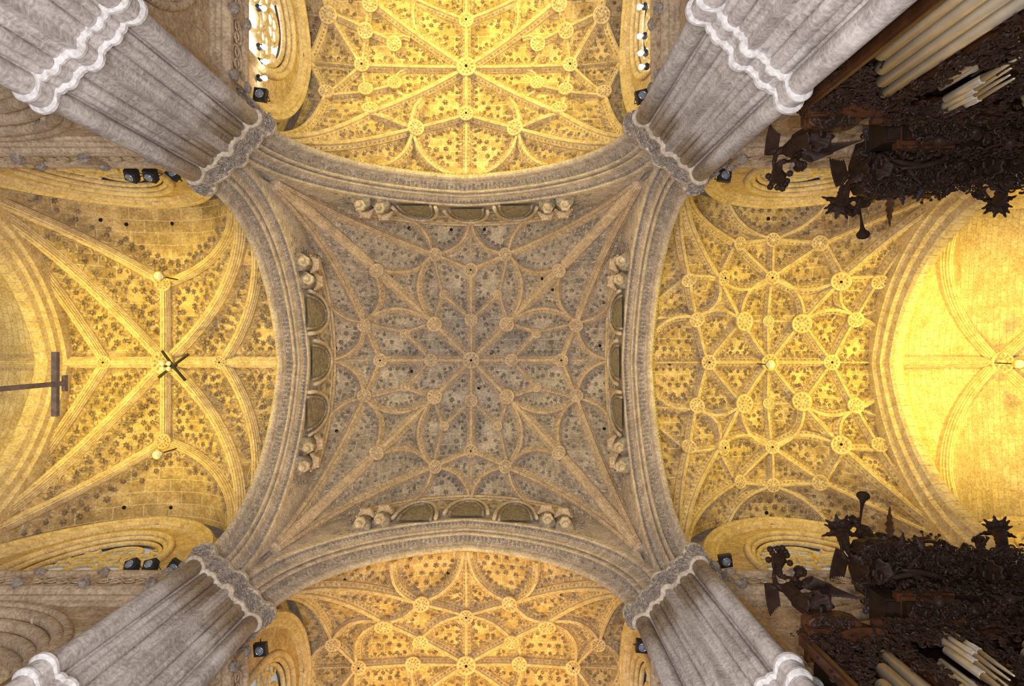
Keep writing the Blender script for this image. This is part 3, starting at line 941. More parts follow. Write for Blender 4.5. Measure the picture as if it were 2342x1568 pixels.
def make_pier(label):
    root = empty('clustered_pier', (0, 0, 0), label, 'pier', 'four piers of the crossing', 'structure')
    mb = MB()
    mb.loft([[Vector((2.05 * math.cos(k * PI / 2), 2.05 * math.sin(k * PI / 2), z)) for k in range(4)] for z in (0.0, 29.0)], True, True)
    mb.build('core', M['pier'], root)
    mb = MB(); mb.loft([[Vector((1.62 * math.cos(k * PI / 2), 1.62 * math.sin(k * PI / 2), z)) for k in range(4)] for z in (28.9, 41.0)], True, True)
    mb.build('springer', M['arch'], root)
    for x, y, r in SHAFTS:
        mb = MB()
        seg = 4 if r == .24 else 14
        for z0, z1 in ((0.0, 28.25),):
            nz = 8
            mb.loft([[Vector((x + r * math.cos(2 * PI * k / seg + math.atan2(y, x)), y + r * math.sin(2 * PI * k / seg + math.atan2(y, x)), z0 + (z1 - z0) * j / nz)) for k in range(seg)] for j in range(nz + 1)], True, True)
        mb.build('shaft', M['pier'], root, smooth=(seg > 4))
    # necking ring: two pale wavy mouldings with a grey hollow between them
    for pr, mt in (([(18.76, .0, 0), (18.79, .07, .02), (18.83, .10, .03), (18.92, .10, .03), (18.97, .05, .02), (18.98, .0, 0)], M['whitestone']),
                   ([(18.95, .0, 0), (18.97, .05, .03), (19.42, .07, .03), (19.44, .0, 0)], M['pier']),
                   ([(19.38, .0, 0), (19.40, .09, .03), (19.45, .16, .05), (19.55, .17, .05), (19.61, .09, .03), (19.64, .0, 0)], M['whitestone'])):
        mb = MB(); mb.loft(ring_loft(pr, 240), True, True); mb.build('ring_moulding', mt, root)
    # capital: lower astragal, leafy bell, abacus
    mb = MB()
    mb.loft(ring_loft([(27.95, .0, 0), (28.0, .07, .05), (28.12, .07, .05), (28.16, .02, .02), (28.5, .05, .04), (28.85, .17, .06), (28.92, .24, .08), (29.1, .24, .08), (29.14, .1, 0)]), True, True)
    cap = mb.build('capital', M['arch'], root)
    ms = []
    for zz, off, r in ((28.28, .07, .10), (28.5, .10, .12), (28.74, .19, .12)):
        pts = outline(off, 120, .04)
        for i in range(0, 120):
            p = pts[i]
            q = pts[(i + 1) % 120]
            if (q - p).length < .05 and i % 2: continue
            ms.append(frame((p.x, p.y, zz + random.uniform(-.05, .05)), (p.x, p.y, -.5 * p.length), (random.random() - .5, random.random() - .5, random.random() - .5), r * random.uniform(.8, 1.2)))
    mb = MB(); mb.stamp(*T_CURL, ms)
    mb.build('capital_foliage', M['foliage'], root, kind='stuff')
    mb = MB()
    for (zz, off) in ((29.0, .24),):
        pass
    return root


p0 = make_pier('grey clustered stone pier at the lower right touching the lower organ')
p0.matrix_basis = Matrix.Translation((PCX, PCX, 0))
for sx, sy, lab in ((-1, 1, 'grey clustered stone pier at the lower left, beside the cross'), (-1, -1, 'grey clustered stone pier at the upper left with pale wavy ring'), (1, -1, 'grey clustered stone pier at the upper right touching the upper organ')):
    q = copy_tree(p0, Matrix.Translation(((sx - 1) * PCX, (sy - 1) * PCX, 0)), lab)

# dark tufts stuck on the ring mouldings
def tuft(p, label):
    mb = MB()
    rg = random.Random(int(p[0] * 100))
    for k in range(26):
        d = Vector((rg.uniform(-1, 1), rg.uniform(-1, 1), rg.uniform(-.6, 1))).normalized()
        L = rg.uniform(.12, .30)
        a = d.orthogonal().normalized() * .035
        b = d.cross(a)
        p_ = Vector(p)
        mb.add([p_ + a, p_ - a * .5 + b, p_ - a * .5 - b, p_ + d * L], [(0, 1, 3), (1, 2, 3), (2, 0, 3), (2, 1, 0)])
    mb.ball(p, .10, 7, 5)
    o = mb.build('dark_tuft', M['tuft'])
    tag(o, label, 'tuft', 'dark tufts on the pier rings')


for px, py, lab in ((249, 37, 'dark spiky tuft on the upper left pier ring, nearer the top edge'), (139, 147, 'dark spiky tuft on the upper left pier ring, nearer the left edge'), (1678, 40, 'dark spiky tuft on the upper right pier ring, nearer the top edge'), (1793, 152, 'dark spiky tuft on the upper right pier ring, nearer the organ')):
    tuft(P(px, py, 17.95), lab)

# ------------------------------------------------------------------ walls between the crossing arches and the crossing vault
def arch_curve(hw, z0, zt, n=12, e=0.0):
    """pointed or round arch from (-hw, z0) up to zt and down to (hw, z0)"""
    return [(-hw * math.cos(PI * i / (2 * n)) if False else hw * -math.cos(PI * i / n), z0 + (zt - z0) * math.sin(PI * i / n) ** 0.9) for i in range(n + 1)]


def upper_wall(label):
    root = empty('wall_upper', (0, 0, 0), label, 'wall', 'walls above the crossing arches', 'structure')
    Y = 8.05
    YT, YB = 7.98, 8.28
    mb = MB()
    n = 60
    lo, hi = [], []
    for i in range(n + 1):
        fr = -1 + 2 * i / n
        p = arch_pt(fr if abs(fr) > 1e-6 else 1e-6, 0.9, 0)
        lo.append(Vector((p.x, YB, p.z)))
        hi.append(Vector((p.x, YT, max(p.z, float(VC.z(min(abs(p.x), 8.39), YT)) + .25))))
    mb.loft([lo, [(a + b) / 2 for a, b in zip(lo, hi)], hi], False, False)
    mb.loft([[p + Vector((0, .4, 0)) for p in hi], [p + Vector((0, .4, 0)) for p in lo]], False, False)
    mb.build('masonry', M['arch'], root)
    # string courses that follow the vault edge
    for off, y, r in ((.22, Y - .12, .13), (.62, Y - .06, .10)):
        pts = []
        for i in range(41):
            x = -5.6 + 11.2 * i / 40
            pts.append((x, y, float(VC.z(x, 8.0)) - off))
        mb = MB(); mb.tube(pts, r, 6); mb.build('string_course', M['rib'], root, smooth=True)
    # three blind arched niches
    for cx, hw in ((0, 1.15), (-2.6, 1.1), (2.6, 1.1)):
        z0 = AZ + math.sqrt((AR + 1.0) ** 2 - (abs(cx) + AE) ** 2) + .1
        zt = float(VC.z(cx, 8.0)) - .75
        c = [(cx + x, z) for x, z in arch_curve(hw, z0, zt)]
        mb = MB(); mb.tube([(x, Y - .10, z) for x, z in c], .10, 6); fr_ = mb.build('niche_frame', M['arch'], root, smooth=True)
        c2 = [(cx + x, z) for x, z in arch_curve(hw - .26, z0, zt - .28)]
        mb = MB(); mb.tube([(x, Y - .03, z) for x, z in c2], .07, 6); mb.build('niche_frame', M['foliage'], root, smooth=True)
        mb = MB()
        c3 = [(cx + x, z) for x, z in arch_curve(hw - .34, z0 + .02, zt - .4)]
        mb.add([(x, Y - .012, z) for x, z in c3] + [(cx, Y - .012, z0)], [(i, i + 1, len(c3)) for i in range(len(c3) - 1)])
        mb.build('niche_back', M['relief'], root)
    # paired statue niches: hexagonal bracket, little figure, canopy
    for sx in (-1, 1):
        for cx in (4.20, 5.02):
            zb = arch_pt(cx / 8.0, 1.1, 0).z
            zb = AZ + math.sqrt(max(0, (AR + 1.05) ** 2 - (cx + AE) ** 2)) + .15
            T = Matrix.Translation((sx * cx, Y - .30, zb))
            mb = MB(); mb.lathe([(.05, -.55), (.16, -.42), (.18, -.1), (.28, .02), (.30, .16), (.25, .2)], 6, T)
            mb.build('statue_bracket', M['arch'], root)
            mb = MB(); mb.lathe([(.10, 1.25), (.16, 1.35), (.42, 1.42), (.44, 1.7), (.36, 1.74), (.26, 2.1), (.04, 2.35)], 6, T)
            for k in range(6):
                a = 2 * PI * k / 6
                mb.tube([T @ Vector((.42 * math.cos(a), .42 * math.sin(a), 1.25)), T @ Vector((.43 * math.cos(a), .43 * math.sin(a), 1.95))], [.06, .02], 5)
            mb.build('canopy', M['rib'], root)
            mb = MB(); mb.lathe([(.17, .2), (.22, .35), (.17, .75), (.19, .95), (.08, 1.05), (.11, 1.14), (.10, 1.25), (.03, 1.31)], 8, T)
            mb.build('small_statue', M['foliage'], root, smooth=True)
            mb = MB(); mb.lathe([(.45, .1), (.45, 1.5)], 12, T @ Matrix.Translation((0, .36, 0)))
            mb.build('niche_back', M['relief'], root, smooth=True)
    # carved foliage of the wall field
    ms = []
    for i in range(520):
        x = random.uniform(-6.2, 6.2)
        zl = AZ + math.sqrt(max(0, (AR + 1.2) ** 2 - (abs(x) + AE) ** 2))
        zh = float(VC.z(x, 8.0)) - .3
        if zh - zl < .2: continue
        z = random.uniform(zl, zh)
        ins = any(abs(x - cx) < hw and z < zh - .6 for cx, hw in ((0, 1.1), (-2.6, 1.05), (2.6, 1.05)))
        if ins: continue
        ms.append(frame((x, YB + (YT - YB) * min(1, (z - zl) / max(.1, zh - zl)) - .01, z), (0, -1, 0), (random.random() - .5, 0, random.random() - .5), random.uniform(.07, .12)))
    mb = MB(); mb.stamp(*T_CURL, ms); mb.build('carved_foliage', M['foliage'], root, kind='stuff')
    return root


w0 = upper_wall('carved wall with three blind niches above the lower crossing arch')
for deg, lab in ((90, 'carved wall with three blind niches above the left crossing arch'), (180, 'carved wall with three blind niches above the upper crossing arch'), (270, 'carved wall with three blind niches above the right crossing arch')):
    copy_tree(w0, RZ(deg), lab)

# ------------------------------------------------------------------ side walls of the arms
WF = 8.40      # distance of the wall face from the axis


def sweep_x(mb, prof, x0, x1):
    """prof: closed polygon (y, z) swept along x"""
    mb.loft([[Vector((x, y, z)) for y, z in prof] for x in (x0, x1)], True, True)


def form_curve(n=48, hw=5.35, z0=29.2, zt=38.4):
    pts = []
    for i in range(n + 1):
        t = -1 + 2 * i / n
        a = (1 - abs(t)) * PI / 2 * .94
        x = hw * math.cos(a); x = (x - hw * math.cos(PI / 2 * .94)) / (1 - math.cos(PI / 2 * .94)) if True else x
        pts.append((math.copysign(x, t) if abs(t) > 1e-9 else 0.0, z0 + (zt - z0) * math.sin(a) / math.sin(PI / 2 * .94)))
    return pts


def win_curve(hw, zt, n=32, z0=29.6, zsp=31.6):
    pts = [(-hw, z0)]
    for i in range(n + 1):
        a = PI * (1 - i / n)
        pts.append((hw * math.cos(a), zsp + (zt - zsp) * math.sin(a)))
    pts.append((hw, z0))
    return pts


def strip(mb, curve, prof):
    """sweep a closed profile (offset outward in the wall plane, y) along a curve of (x, z)"""
    n = len(curve)
    rings = []
    for i in range(n):
        a, b = curve[max(i - 1, 0)], curve[min(i + 1, n - 1)]
        t = Vector((b[0] - a[0], 0, b[1] - a[1])).normalized()
        o = Vector((-t.z, 0, t.x))      # outward (left of travel = away from centre when going left to right over the top)
        rings.append([Vector((curve[i][0], 0, curve[i][1])) + o * q + Vector((0, y, 0)) for q, y in prof])
    mb.loft(rings, True, True)


def side_wall(panemat, label):
    root = empty('wall_clerestory', (0, 0, 0), label, 'wall', 'side walls of the arms', 'structure')
    # --- clerestory field with the window opening
    fc = form_curve()
    n = len(fc)
    wc = []
    W = win_curve(2.75, 36.2, 60)
    L = np.concatenate([[0], np.cumsum([math.hypot(W[i + 1][0] - W[i][0], W[i + 1][1] - W[i][1]) for i in range(len(W) - 1)])])
    for i in range(n):
        q = L[-1] * i / (n - 1)
        wc.append((np.interp(q, L, [p[0] for p in W]), np.interp(q, L, [p[1] for p in W])))
    mb = MB()
    mb.loft([[Vector((x, 0, z)) for x, z in wc], [Vector((x * 1.03, 0, z + .1)) for x, z in fc]], False, False)
    mb.loft([[Vector((x * 1.03, .6, z + .1)) for x, z in fc], [Vector((x, .6, z)) for x, z in wc]], False, False)
    mb.build('clerestory_field', M['wall'], root)
    mb = MB(); mb.box((0, .80, 35.2), (12.9, .14, 16.4)); mb.build('backing_masonry', M['wall'], root)
    # --- wall rib (formeret) of separate voussoirs
    PR = [(.12, .1), (.12, -.30), (.0, -.42), (-.10, -.40), (-.16, -.30), (-.30, -.34), (-.44, -.30), (-.50, -.16), (-.62, -.16), (-.66, 0.0), (-.66, .1)]
    NVs = 24
    for k in range(NVs):
        sub = fc[k * 2:k * 2 + 3]
        sub = [sub[0], sub[1], sub[2]]
        e0, e1 = sub[0], sub[2]
        sub[0] = (e0[0] + (sub[1][0] - e0[0]) * .03, e0[1] + (sub[1][1] - e0[1]) * .03)
        sub[2] = (e1[0] + (sub[1][0] - e1[0]) * .03, e1[1] + (sub[1][1] - e1[1]) * .03)
        mb = MB(); strip(mb, sub, PR); mb.build('voussoir', M['rib_y'], root)
    mb = MB(); strip(mb, fc, [(q * .9, y * .93) for q, y in PR]); mb.build('mortar_core', M['mortar'], root)
    # --- window frame orders
    for hw, zt, y, r in ((2.95, 36.45, -.06, .16), (2.72, 36.2, .10, .13), (2.50, 35.98, .28, .12)):
        mb = MB(); mb.tube([(x, y, z) for x, z in win_curve(hw, zt, 28)], r, 6); mb.build('window_order', M['rib_y'], root, smooth=True)
    # --- tracery: mullions, lancet heads and circles
    yT = .42
    for x in (-1.2, 0, 1.2):
        mb = MB(); mb.tube([(x, yT, 29.6), (x, yT, 33.0)], .10, 6); mb.build('mullion', M['rib_y'], root)
    for cx in (-1.8, -.6, .6, 1.8):
        mb = MB(); mb.tube([(cx + .58 * math.cos(PI * (1 - i / 10)), yT, 32.2 + .75 * math.sin(PI * i / 10)) for i in range(11)], .09, 6); mb.build('lancet_head', M['rib_y'], root, smooth=True)
    for cx, cz, R in ((-1.15, 33.75, .62), (1.15, 33.75, .62), (0, 34.75, .78), (-1.55, 34.9, .30), (1.55, 34.9, .30), (0, 33.55, .36), (-2.1, 33.6, .26), (2.1, 33.6, .26)):
        mb = MB(); mb.tube([(cx + R * math.cos(2 * PI * i / 20), yT, cz + R * math.sin(2 * PI * i / 20)) for i in range(21)], .10, 6, False); mb.build('tracery_circle', M['rib_y'], root, smooth=True)
        if R > .5:
            for k in range(4):
                a = PI / 4 + k * PI / 2
                mb = MB(); mb.tube([(cx + R * .5 * math.cos(a) + R * .36 * math.cos(2 * PI * i / 12), yT, cz + R * .5 * math.sin(a) + R * .36 * math.sin(2 * PI * i / 12)) for i in range(13)], .05, 5, False); mb.build('tracery_foil', M['rib_y'], root, smooth=True)
    # --- panes: four lights below, panes above
    for x0, x1 in ((-2.45, -1.2), (-1.2, 0), (0, 1.2), (1.2, 2.45)):
        for z0, z1 in ((29.6, 31.2), (31.2, 33.0), (33.0, 36.1)):
            pts = [(x0, z0), (x1, z0)]
            up = []
            for i in range(7):
                x = x1 + (x0 - x1) * i / 6
                zt = 31.6 + (35.9 - 31.6) * math.sqrt(max(0, 1 - (x / 2.5) ** 2))
                up.append((x, min(z1, max(zt, z0 + .02))))
            mb = MB()
            pp = pts + up
            mb.add([(x, .50, z) for x, z in pp] + [(x, .53, z) for x, z in pp], [tuple(range(len(pp))), tuple(range(2 * len(pp) - 1, len(pp) - 1, -1))])
            mb.build('pane', panemat, root)
    # --- gallery: cornice, rails, pierced band, posts with knobs
    mb = MB(); sweep_x(mb, [(.1, 26.95), (-.10, 26.98), (-.16, 27.14), (-.28, 27.2), (-.30, 27.34), (-.44, 27.42), (-.52, 27.55), (-.52, 27.72), (-.44, 27.80), (.1, 27.80)], -5.6, 5.6); mb.build('cornice', M['wall'], root)
    mb = MB(); sweep_x(mb, [(-.28, 28.86), (-.54, 28.86), (-.60, 28.98), (-.60, 29.14), (-.52, 29.24), (-.30, 29.24)], -5.6, 5.6); mb.build('rail', M['wall'], root)
    mb = MB(); sweep_x(mb, [(-.34, 27.8), (-.40, 27.8), (-.40, 28.86), (-.34, 28.86)], -5.6, 5.6); mb.build('parapet_panel', M['relief'], root)
    ring = MB()
    ring.tube([(.42 * math.cos(2 * PI * i / 14) + .10 * math.sin(2 * PI * i / 14), -.43, 28.33 + .44 * math.sin(2 * PI * i / 14)) for i in range(15)], .055, 5, False)
    ring.tube([(-.20 + .16 * math.cos(2 * PI * i / 8), -.43, 28.33 + .16 * math.sin(2 * PI * i / 8)) for i in range(9)], .04, 4, False)
    ring.tube([(.20 + .16 * math.cos(2 * PI * i / 8), -.43, 28.33 + .16 * math.sin(2 * PI * i / 8)) for i in range(9)], .04, 4, False)
    rm = ring.mesh('parapet_tracery', M['wall'])
    for k in range(11):
        put('parapet_tracery', rm, root, Matrix.Translation((-4.95 + .99 * k, 0, 0)))
    for x in (-4.9, -2.45, 0, 2.45, 4.9):
        mb = MB(); mb.box((x, -.46, 28.35), (.26, .26, 1.15)); mb.build('parapet_post', M['wall'], root)
        for z, y in ((27.62, -.62), (28.9, -.60)):
            ms = [frame((x + .10 * math.cos(a) * (1 if b else .2), y - .03, z + .10 * math.sin(a) * (1 if b else .2)), (math.cos(a) * .6, -1, math.sin(a) * .6), (random.random(), 0, 1), .14) for b in (0, 1) for a in [k * PI / 3 for k in range(6)]]
            mb = MB(); mb.ball((x, y + .05, z), .21, 8, 6); mb.stamp(*T_CURL, ms); mb.build('carved_knob', M['foliage'], root)
    # --- arcade below: spandrel of single ashlar blocks round a moulded arch
    HS, Z0, e = 4.35, 22.0, .35
    R = HS + e

    def inside(x, z, off=0.0):
        return z < Z0 and abs(x) < HS + off or (z >= Z0 and (abs(x) + e) ** 2 + (z - Z0) ** 2 < (R + off) ** 2)
    mb = MB()
    N_ = 40
    ins, outs = [], []
    for i in range(N_ + 1):
        t = -1 + 2 * i / N_
        tm = math.acos(e / R)
        a = (1 - abs(t)) * tm
        x = math.copysign(R * math.cos(a) - e, t) if abs(t) > 1e-9 else 0.0
        z = Z0 + R * math.sin(a)
        ins.append(Vector((x, .04, z))); outs.append(Vector((x * 1.36, .04, 27.0)))
    ins = [Vector((-HS, .04, 12))] + ins + [Vector((HS, .04, 12))]
    outs = [Vector((-HS * 1.36, .04, 12))] + outs + [Vector((HS * 1.36, .04, 12))]
    mb.loft([ins, outs], False, False); mb.build('mortar_bed', M['mortar'], root)
    bm = MB(); bm.box((0, 0, 0), (1.0, .22, 1.0)); blk = bm.mesh('ashlar_block', M['wall'])
    row = 0
    z = 18.0
    while z < 26.9:
        hgt = .56
        x = -5.9 + (.5 if row % 2 else 0)
        while x < 5.9:
            w = random.uniform(.85, 1.3)
            cx_, cz = x + w / 2, z + hgt / 2
            if not inside(cx_, cz, .05) and abs(cx_) < 5.75 and abs(cx_) > 1.0:
                put('ashlar_block', blk, root, Matrix.Translation((cx_, .12 + random.uniform(-.012, .012), cz)) @ Matrix.Diagonal((w - .035, 1, hgt - .035, 1)))
            x += w
        z += hgt; row += 1
    for k, (off, y, r) in enumerate(((.18, -.06, .15), (-.10, .10, .22), (-.45, .38, .24), (-.80, .70, .26), (-1.15, 1.0, .26))):
        nseg = 14 if k < 4 else 1
        for sd in (-1, 1):
            for j in range(nseg):
                pts = []
                for i in range(4 if nseg > 1 else 24):
                    f = (j + (.012 + .976 * i / 3)) / nseg if nseg > 1 else i / 23
                    tm = math.acos(e / (R + off))
                    a = f * tm
                    pts.append((sd * ((R + off) * math.cos(a) - e), y, Z0 + (R + off) * math.sin(a)))
                mb = MB(); mb.tube(pts, r, 9, False); mb.build('arch_stone', M['wall'], root, smooth=True)
            mb = MB(); mb.tube([(sd * (HS + off), y, 12), (sd * (HS + off), y, Z0)], r, 7); mb.build('jamb_shaft', M['wall'], root, smooth=True)
    # soffit of the arcade arch
    mb = MB()
    rr = []
    for yy, off in ((0.05, -.02), (.3, -.3), (.6, -.62), (1.0, -1.0), (1.8, -1.0)):
        rg = [Vector((-(HS + off), yy, 12))]
        for i in range(33):
            t = -1 + 2 * i / 32
            tm = math.acos(e / (R + off)); a = (1 - abs(t)) * tm
            rg.append(Vector((math.copysign((R + off) * math.cos(a) - e, t) if abs(t) > 1e-9 else 0, yy, Z0 + (R + off) * math.sin(a))))
        rg.append(Vector((HS + off, yy, 12)))
        rr.append(rg)
    mb.loft(rr, False, False); mb.build('arch_soffit', M['wall'], root)
    # wall shafts beside the piers
    for x in (-5.15, 5.15):
        mb = MB(); mb.tube([(x, -.12, 12), (x, -.12, 27.0)], .20, 8); mb.build('wall_shaft', M['wall'], root, smooth=True)
    return root


def place_wall(kind, lab, M_, src={}):
    if kind not in src:
        src[kind] = side_wall({'b': M['pane_bright'], 'd': M['pane_dim'], 'x': M['pane_blind']}[kind], lab)
        src[kind].matrix_basis = M_
        return src[kind]
    o = src[kind]
    return copy_tree(o, M_ @ o.matrix_basis.inverted(), lab)


TX = lambda x, y: Matrix.Translation((x, y, 0))
place_wall('b', 'tall side wall with bright traceried window left of the upper golden vault', TX(-WF, -AC) @ RZ(90))
place_wall('b', 'tall side wall with bright traceried window right of the upper golden vault', TX(WF, -AC) @ RZ(-90))
place_wall('d', 'side wall with window left of the lower orange vault', TX(-WF, AC) @ RZ(90))
place_wall('d', 'side wall with window right of the lower orange vault', TX(WF, AC) @ RZ(-90))
place_wall('d', 'gallery wall with arcade arch below the cross vault, at the lower left', TX(-AC, WF) @ RZ(0))
place_wall('d', 'gallery wall with arcade arch above the cross vault, at the upper left', TX(-AC, -WF) @ RZ(180))
place_wall('d', 'gallery wall behind the lower organ', TX(AC, WF) @ RZ(0))
place_wall('d', 'gallery wall behind the upper organ', TX(AC, -WF) @ RZ(180))
place_wall('d', 'brightly lit wall of the plain vault at the right edge, lower side', TX(28.4, WF) @ RZ(0))
place_wall('d', 'brightly lit wall of the plain vault at the right edge, upper side', TX(28.4, -WF) @ RZ(180))

# simple aisle vaults seen through the arcades
for cx, cy, a, b, lab in ((-AC, 15.2, 6.4, 5.2, 'dim aisle vault seen through the arcade at the lower left'), (-AC, -15.2, 6.4, 5.2, 'dim aisle vault seen through the arcade at the upper left'), (AC, 15.2, 6.4, 5.2, 'dim aisle vault behind the lower organ'), (AC, -15.2, 6.4, 5.2, 'dim aisle vault behind the upper organ')):
    V = Vault(cx, cy, a, b, 20.0, 26.6, .4)
    nm = {(-1, 1): 'ceiling_aisle_south_east', (-1, -1): 'ceiling_aisle_north_east', (1, 1): 'ceiling_aisle_south_west', (1, -1): 'ceiling_aisle_north_west'}[(1 if cx > 0 else -1, 1 if cy > 0 else -1)]
    c = Ceiling(nm, V, M['brickweb'], M['rib_y'], M['relief_y'], lab)
    for sx in (-1, 1):
        for sy in (-1, 1): c.rib((cx, cy), (cx + sx * 6.2, cy + sy * 5.0), 0, w=.2, d=.35)
    spot((cx + (2 if cx < 0 else -2), cy + (3 if cy > 0 else -3), 14.0), (cx, cy, 26), 900, WARM, 120)

# ------------------------------------------------------------------ lamps
def floodlight(px, py, h, ang, label, tilt=0.0):
    c = P(px, py, h)
    root = empty('floodlight', c, label, 'floodlight', 'black floodlights on the galleries')
    Rz = Matrix.Rotation(math.radians(ang), 4, 'Z') @ Matrix.Rotation(math.radians(tilt), 4, 'X')
    T = Matrix.Translation(c) @ Rz
    mb = MB()
    mb.loft([[T @ Vector((x * s_, y * s_, z)) for x, y in ((-1, -1), (1, -1), (1, 1), (-1, 1))] for s_, z in ((.24, -.20), (.25, -.16), (.25, .10), (.15, .24))], True, True)
    mb.build('housing', M['iron'], root)
    mb = MB(); mb.lathe([(.17, -.19), (.17, -.235), (.13, -.25), (.125, -.22)], 18, T); mb.build('lens_ring', M['lensring'], root, smooth=True)
    mb = MB(); mb.lathe([(.13, -.21), (.12, -.25), (.06, -.28), (.01, -.285)], 18, T); mb.build('lens', M['lens'], root, smooth=True)
    mb = MB()
    mb.tube([T @ Vector((-.29, 0, -.05)), T @ Vector((-.29, .1, .3)), T @ Vector((.29, .1, .3)), T @ Vector((.29, 0, -.05))], .02, 5)
    mb.build('bracket', M['iron'], root)


for a in ((597, 218, 28.6, 8, 'black floodlight at the left end of the upper arch'), (1468, 222, 28.6, -15, 'black floodlight at the right end of the upper arch'), (597, 1483, 28.6, 85, 'black floodlight at the left end of the lower arch'), (1468, 1475, 28.6, 5, 'black floodlight at the right end of the lower arch'),
          (1656, 402, 28.6, 8, 'black floodlight beside the upper right pier, near the raised flower horn'), (1658, 1281, 28.6, -8, 'black floodlight beside the lower right pier, near the fruit horn'),
          (303, 399, 28.5, 20, 'black floodlight on the upper left gallery, leftmost of three', 50), (346, 399, 28.5, 15, 'black floodlight on the upper left gallery, middle of three', 50), (400, 396, 28.5, 40, 'black floodlight on the upper left gallery, nearest the pier'),
          (303, 1296, 27.9, -20, 'black floodlight on the lower left gallery, leftmost of three', -50), (346, 1296, 27.9, -15, 'black floodlight on the lower left gallery, middle of three', -50), (402, 1295, 27.9, 35, 'black floodlight on the lower left gallery, nearest the pier')):
    floodlight(*a)


def uplight(px, py, h, label, lit=True):
    c = P(px, py, h)
    root = empty('uplight', c, label, 'lamp', 'small lamps on the upper galleries')
    T = Matrix.Translation(c)
    mb = MB(); mb.lathe([(.05, -.22), (.09, -.20), (.10, -.05), (.15, .04), (.14, .05)], 10, T); mb.build('housing', M['iron'], root)
    mb = MB(); mb.ball(c + Vector((math.copysign(.2, -c.x), 0, .04)), .115, 10, 6); mb.build('bulb', M['bulb'], root, smooth=True)


for i, (px, py) in enumerate(((1474, 82), (1476, 121), (1478, 152), (1474, 15))):
    uplight(px, py, 30.0, ('bright small lamp on the right gallery of the upper vault, ' + ('the most dazzling one', 'second above the floodlight', 'just above the floodlight', 'at the top edge')[i]))
for i, (px, py) in enumerate(((592, 18), (594, 107), (595, 140), (594, 178))):
    uplight(px, py, 30.0, ('bright small lamp on the left gallery of the upper vault, ' + ('at the top edge', 'third above the floodlight', 'second above the floodlight', 'just above the floodlight')[i]))


def bell_lamp(px, py, h, r, label):
    c = P(px, py, h)
    root = empty('hanging_lamp', c, label, 'lamp', 'round glass lamps hanging from the vaults')
    T = Matrix.Translation(c)
    mb = MB(); mb.lathe([(r * .9, -.06), (r, -.03), (r, .06), (r * .9, .09)], 24, T); mb.build('rim', M['brass'], root, smooth=True)
    mb = MB(); mb.lathe([(r * .88, 0), (r * .8, -.10), (r * .55, -.20), (r * .2, -.26), (.01, -.27)], 24, T); mb.build('glass', M['globe'], root, smooth=True)
    mb = MB(); mb.lathe([(r * .9, .08), (r * .6, .3), (.06, .45), (.05, .5)], 18, T); mb.build('shade', M['brass'], root, smooth=True)
    mb = MB(); mb.tube([c + Vector((0, 0, .45)), c + Vector((0, 0, 1.9))], .035, 6); mb.build('rod', M['iron'], root)


bell_lamp(1763, 834, 34.6, .26, 'round glass lamp hanging in the middle of the star vault above the organs')
bell_lamp(363, 631, 33.6, .25, 'round glass lamp above the cross vault, the one nearer the upper gallery')
bell_lamp(360, 1039, 33.6, .25, 'round glass lamp in the cross vault, the one nearer the lower gallery')
bell_lamp(2331, 832, 35.6, .28, 'round lamp hanging from the plain vault at the right edge')

# four-globe lamp with its dark cross of arms at the keystone of the left vault
c = P(378, 837, 35.2)
root = empty('keystone_lamp', c, 'cluster of four small glass globes on a dark cross bracket at the left keystone', 'lamp')
for k in range(4):
    a = PI / 4 + k * PI / 2 + .12
    mb = MB(); mb.tube([c + Vector((.12, 0, .55)), c + Vector((.12 + .95 * math.cos(a), .95 * math.sin(a), .62))], .075, 8); mb.build('arm', M['iron'], root)
for dx, dy in ((-.16, -.13), (.16, -.13), (-.16, .13), (.16, .13)):
    mb = MB(); mb.ball(c + Vector((dx, dy, 0)), .125, 12, 8); g = mb.build('globe', M['globe'], root, smooth=True)
mb = MB(); mb.tube([c + Vector((0, 0, -.02)), c + Vector((0, 0, 1.2))], .06, 8); mb.build('stem', M['iron'], root)

# ------------------------------------------------------------------ wooden cross on the left
c = P(125, 878, 20.0)
root = empty('wooden_cross', (c.x, c.y, 12.0), 'grey brown wooden cross standing before the left vault', 'cross')
mb = MB(); mb.box((c.x, c.y, c.z - 4.2), (.17, .12, 9.2)); mb.build('post', M['crosswood'], root)
mb = MB(); mb.box((c.x + .02, c.y, c.z), (.15, 1.82, .15)); mb.build('crossbar', M['crosswood'], root)
mb = MB(); mb.box((c.x + .02, c.y, c.z + .42), (.10, .46, .14)); mb.build('title_board', M['crosswood'], root)

# ------------------------------------------------------------------ organs
MIRROR = Matrix.Translation((0, -0.5, 0)) @ Matrix.Diagonal((1, -1, 1, 1))    # the lower organ mirrors the upper one


def curls(mb, pts, r0, r1, zdir):
    ms = []
    for p in pts:
        zd = Vector(zdir) + Vector((random.uniform(-.7, .7), random.uniform(-.7, .7), random.uniform(-.7, .7)))
        ms.append(frame(p, zd, (random.random() - .5, random.random() - .5, random.random() - .5), random.uniform(r0, r1)))
    mb.stamp(*T_CURL, ms)


def acanthus(mb, base, tip, wide, side, n=7, curl=0.25):
    """serrated carved leaf with thickness from base to tip"""
    base, tip, side = Vector(base), Vector(tip), Vector(side).normalized()
    d = tip - base
    nrm = d.cross(side).normalized()
    rings = []
    for i in range(n * 2 + 1):
        t = i / (n * 2)
        w = wide * math.sin(PI * (0.12 + 0.88 * t) ** 0.8) * (1.0 if i % 2 else 0.55) + .015
        c = base + d * t + nrm * (curl * d.length * t * t)
        rings.append([c - side * w, c + nrm * .035 * (1 - t) + nrm * .01, c + side * w, c - nrm * .03])
    mb.loft(rings, True, True)


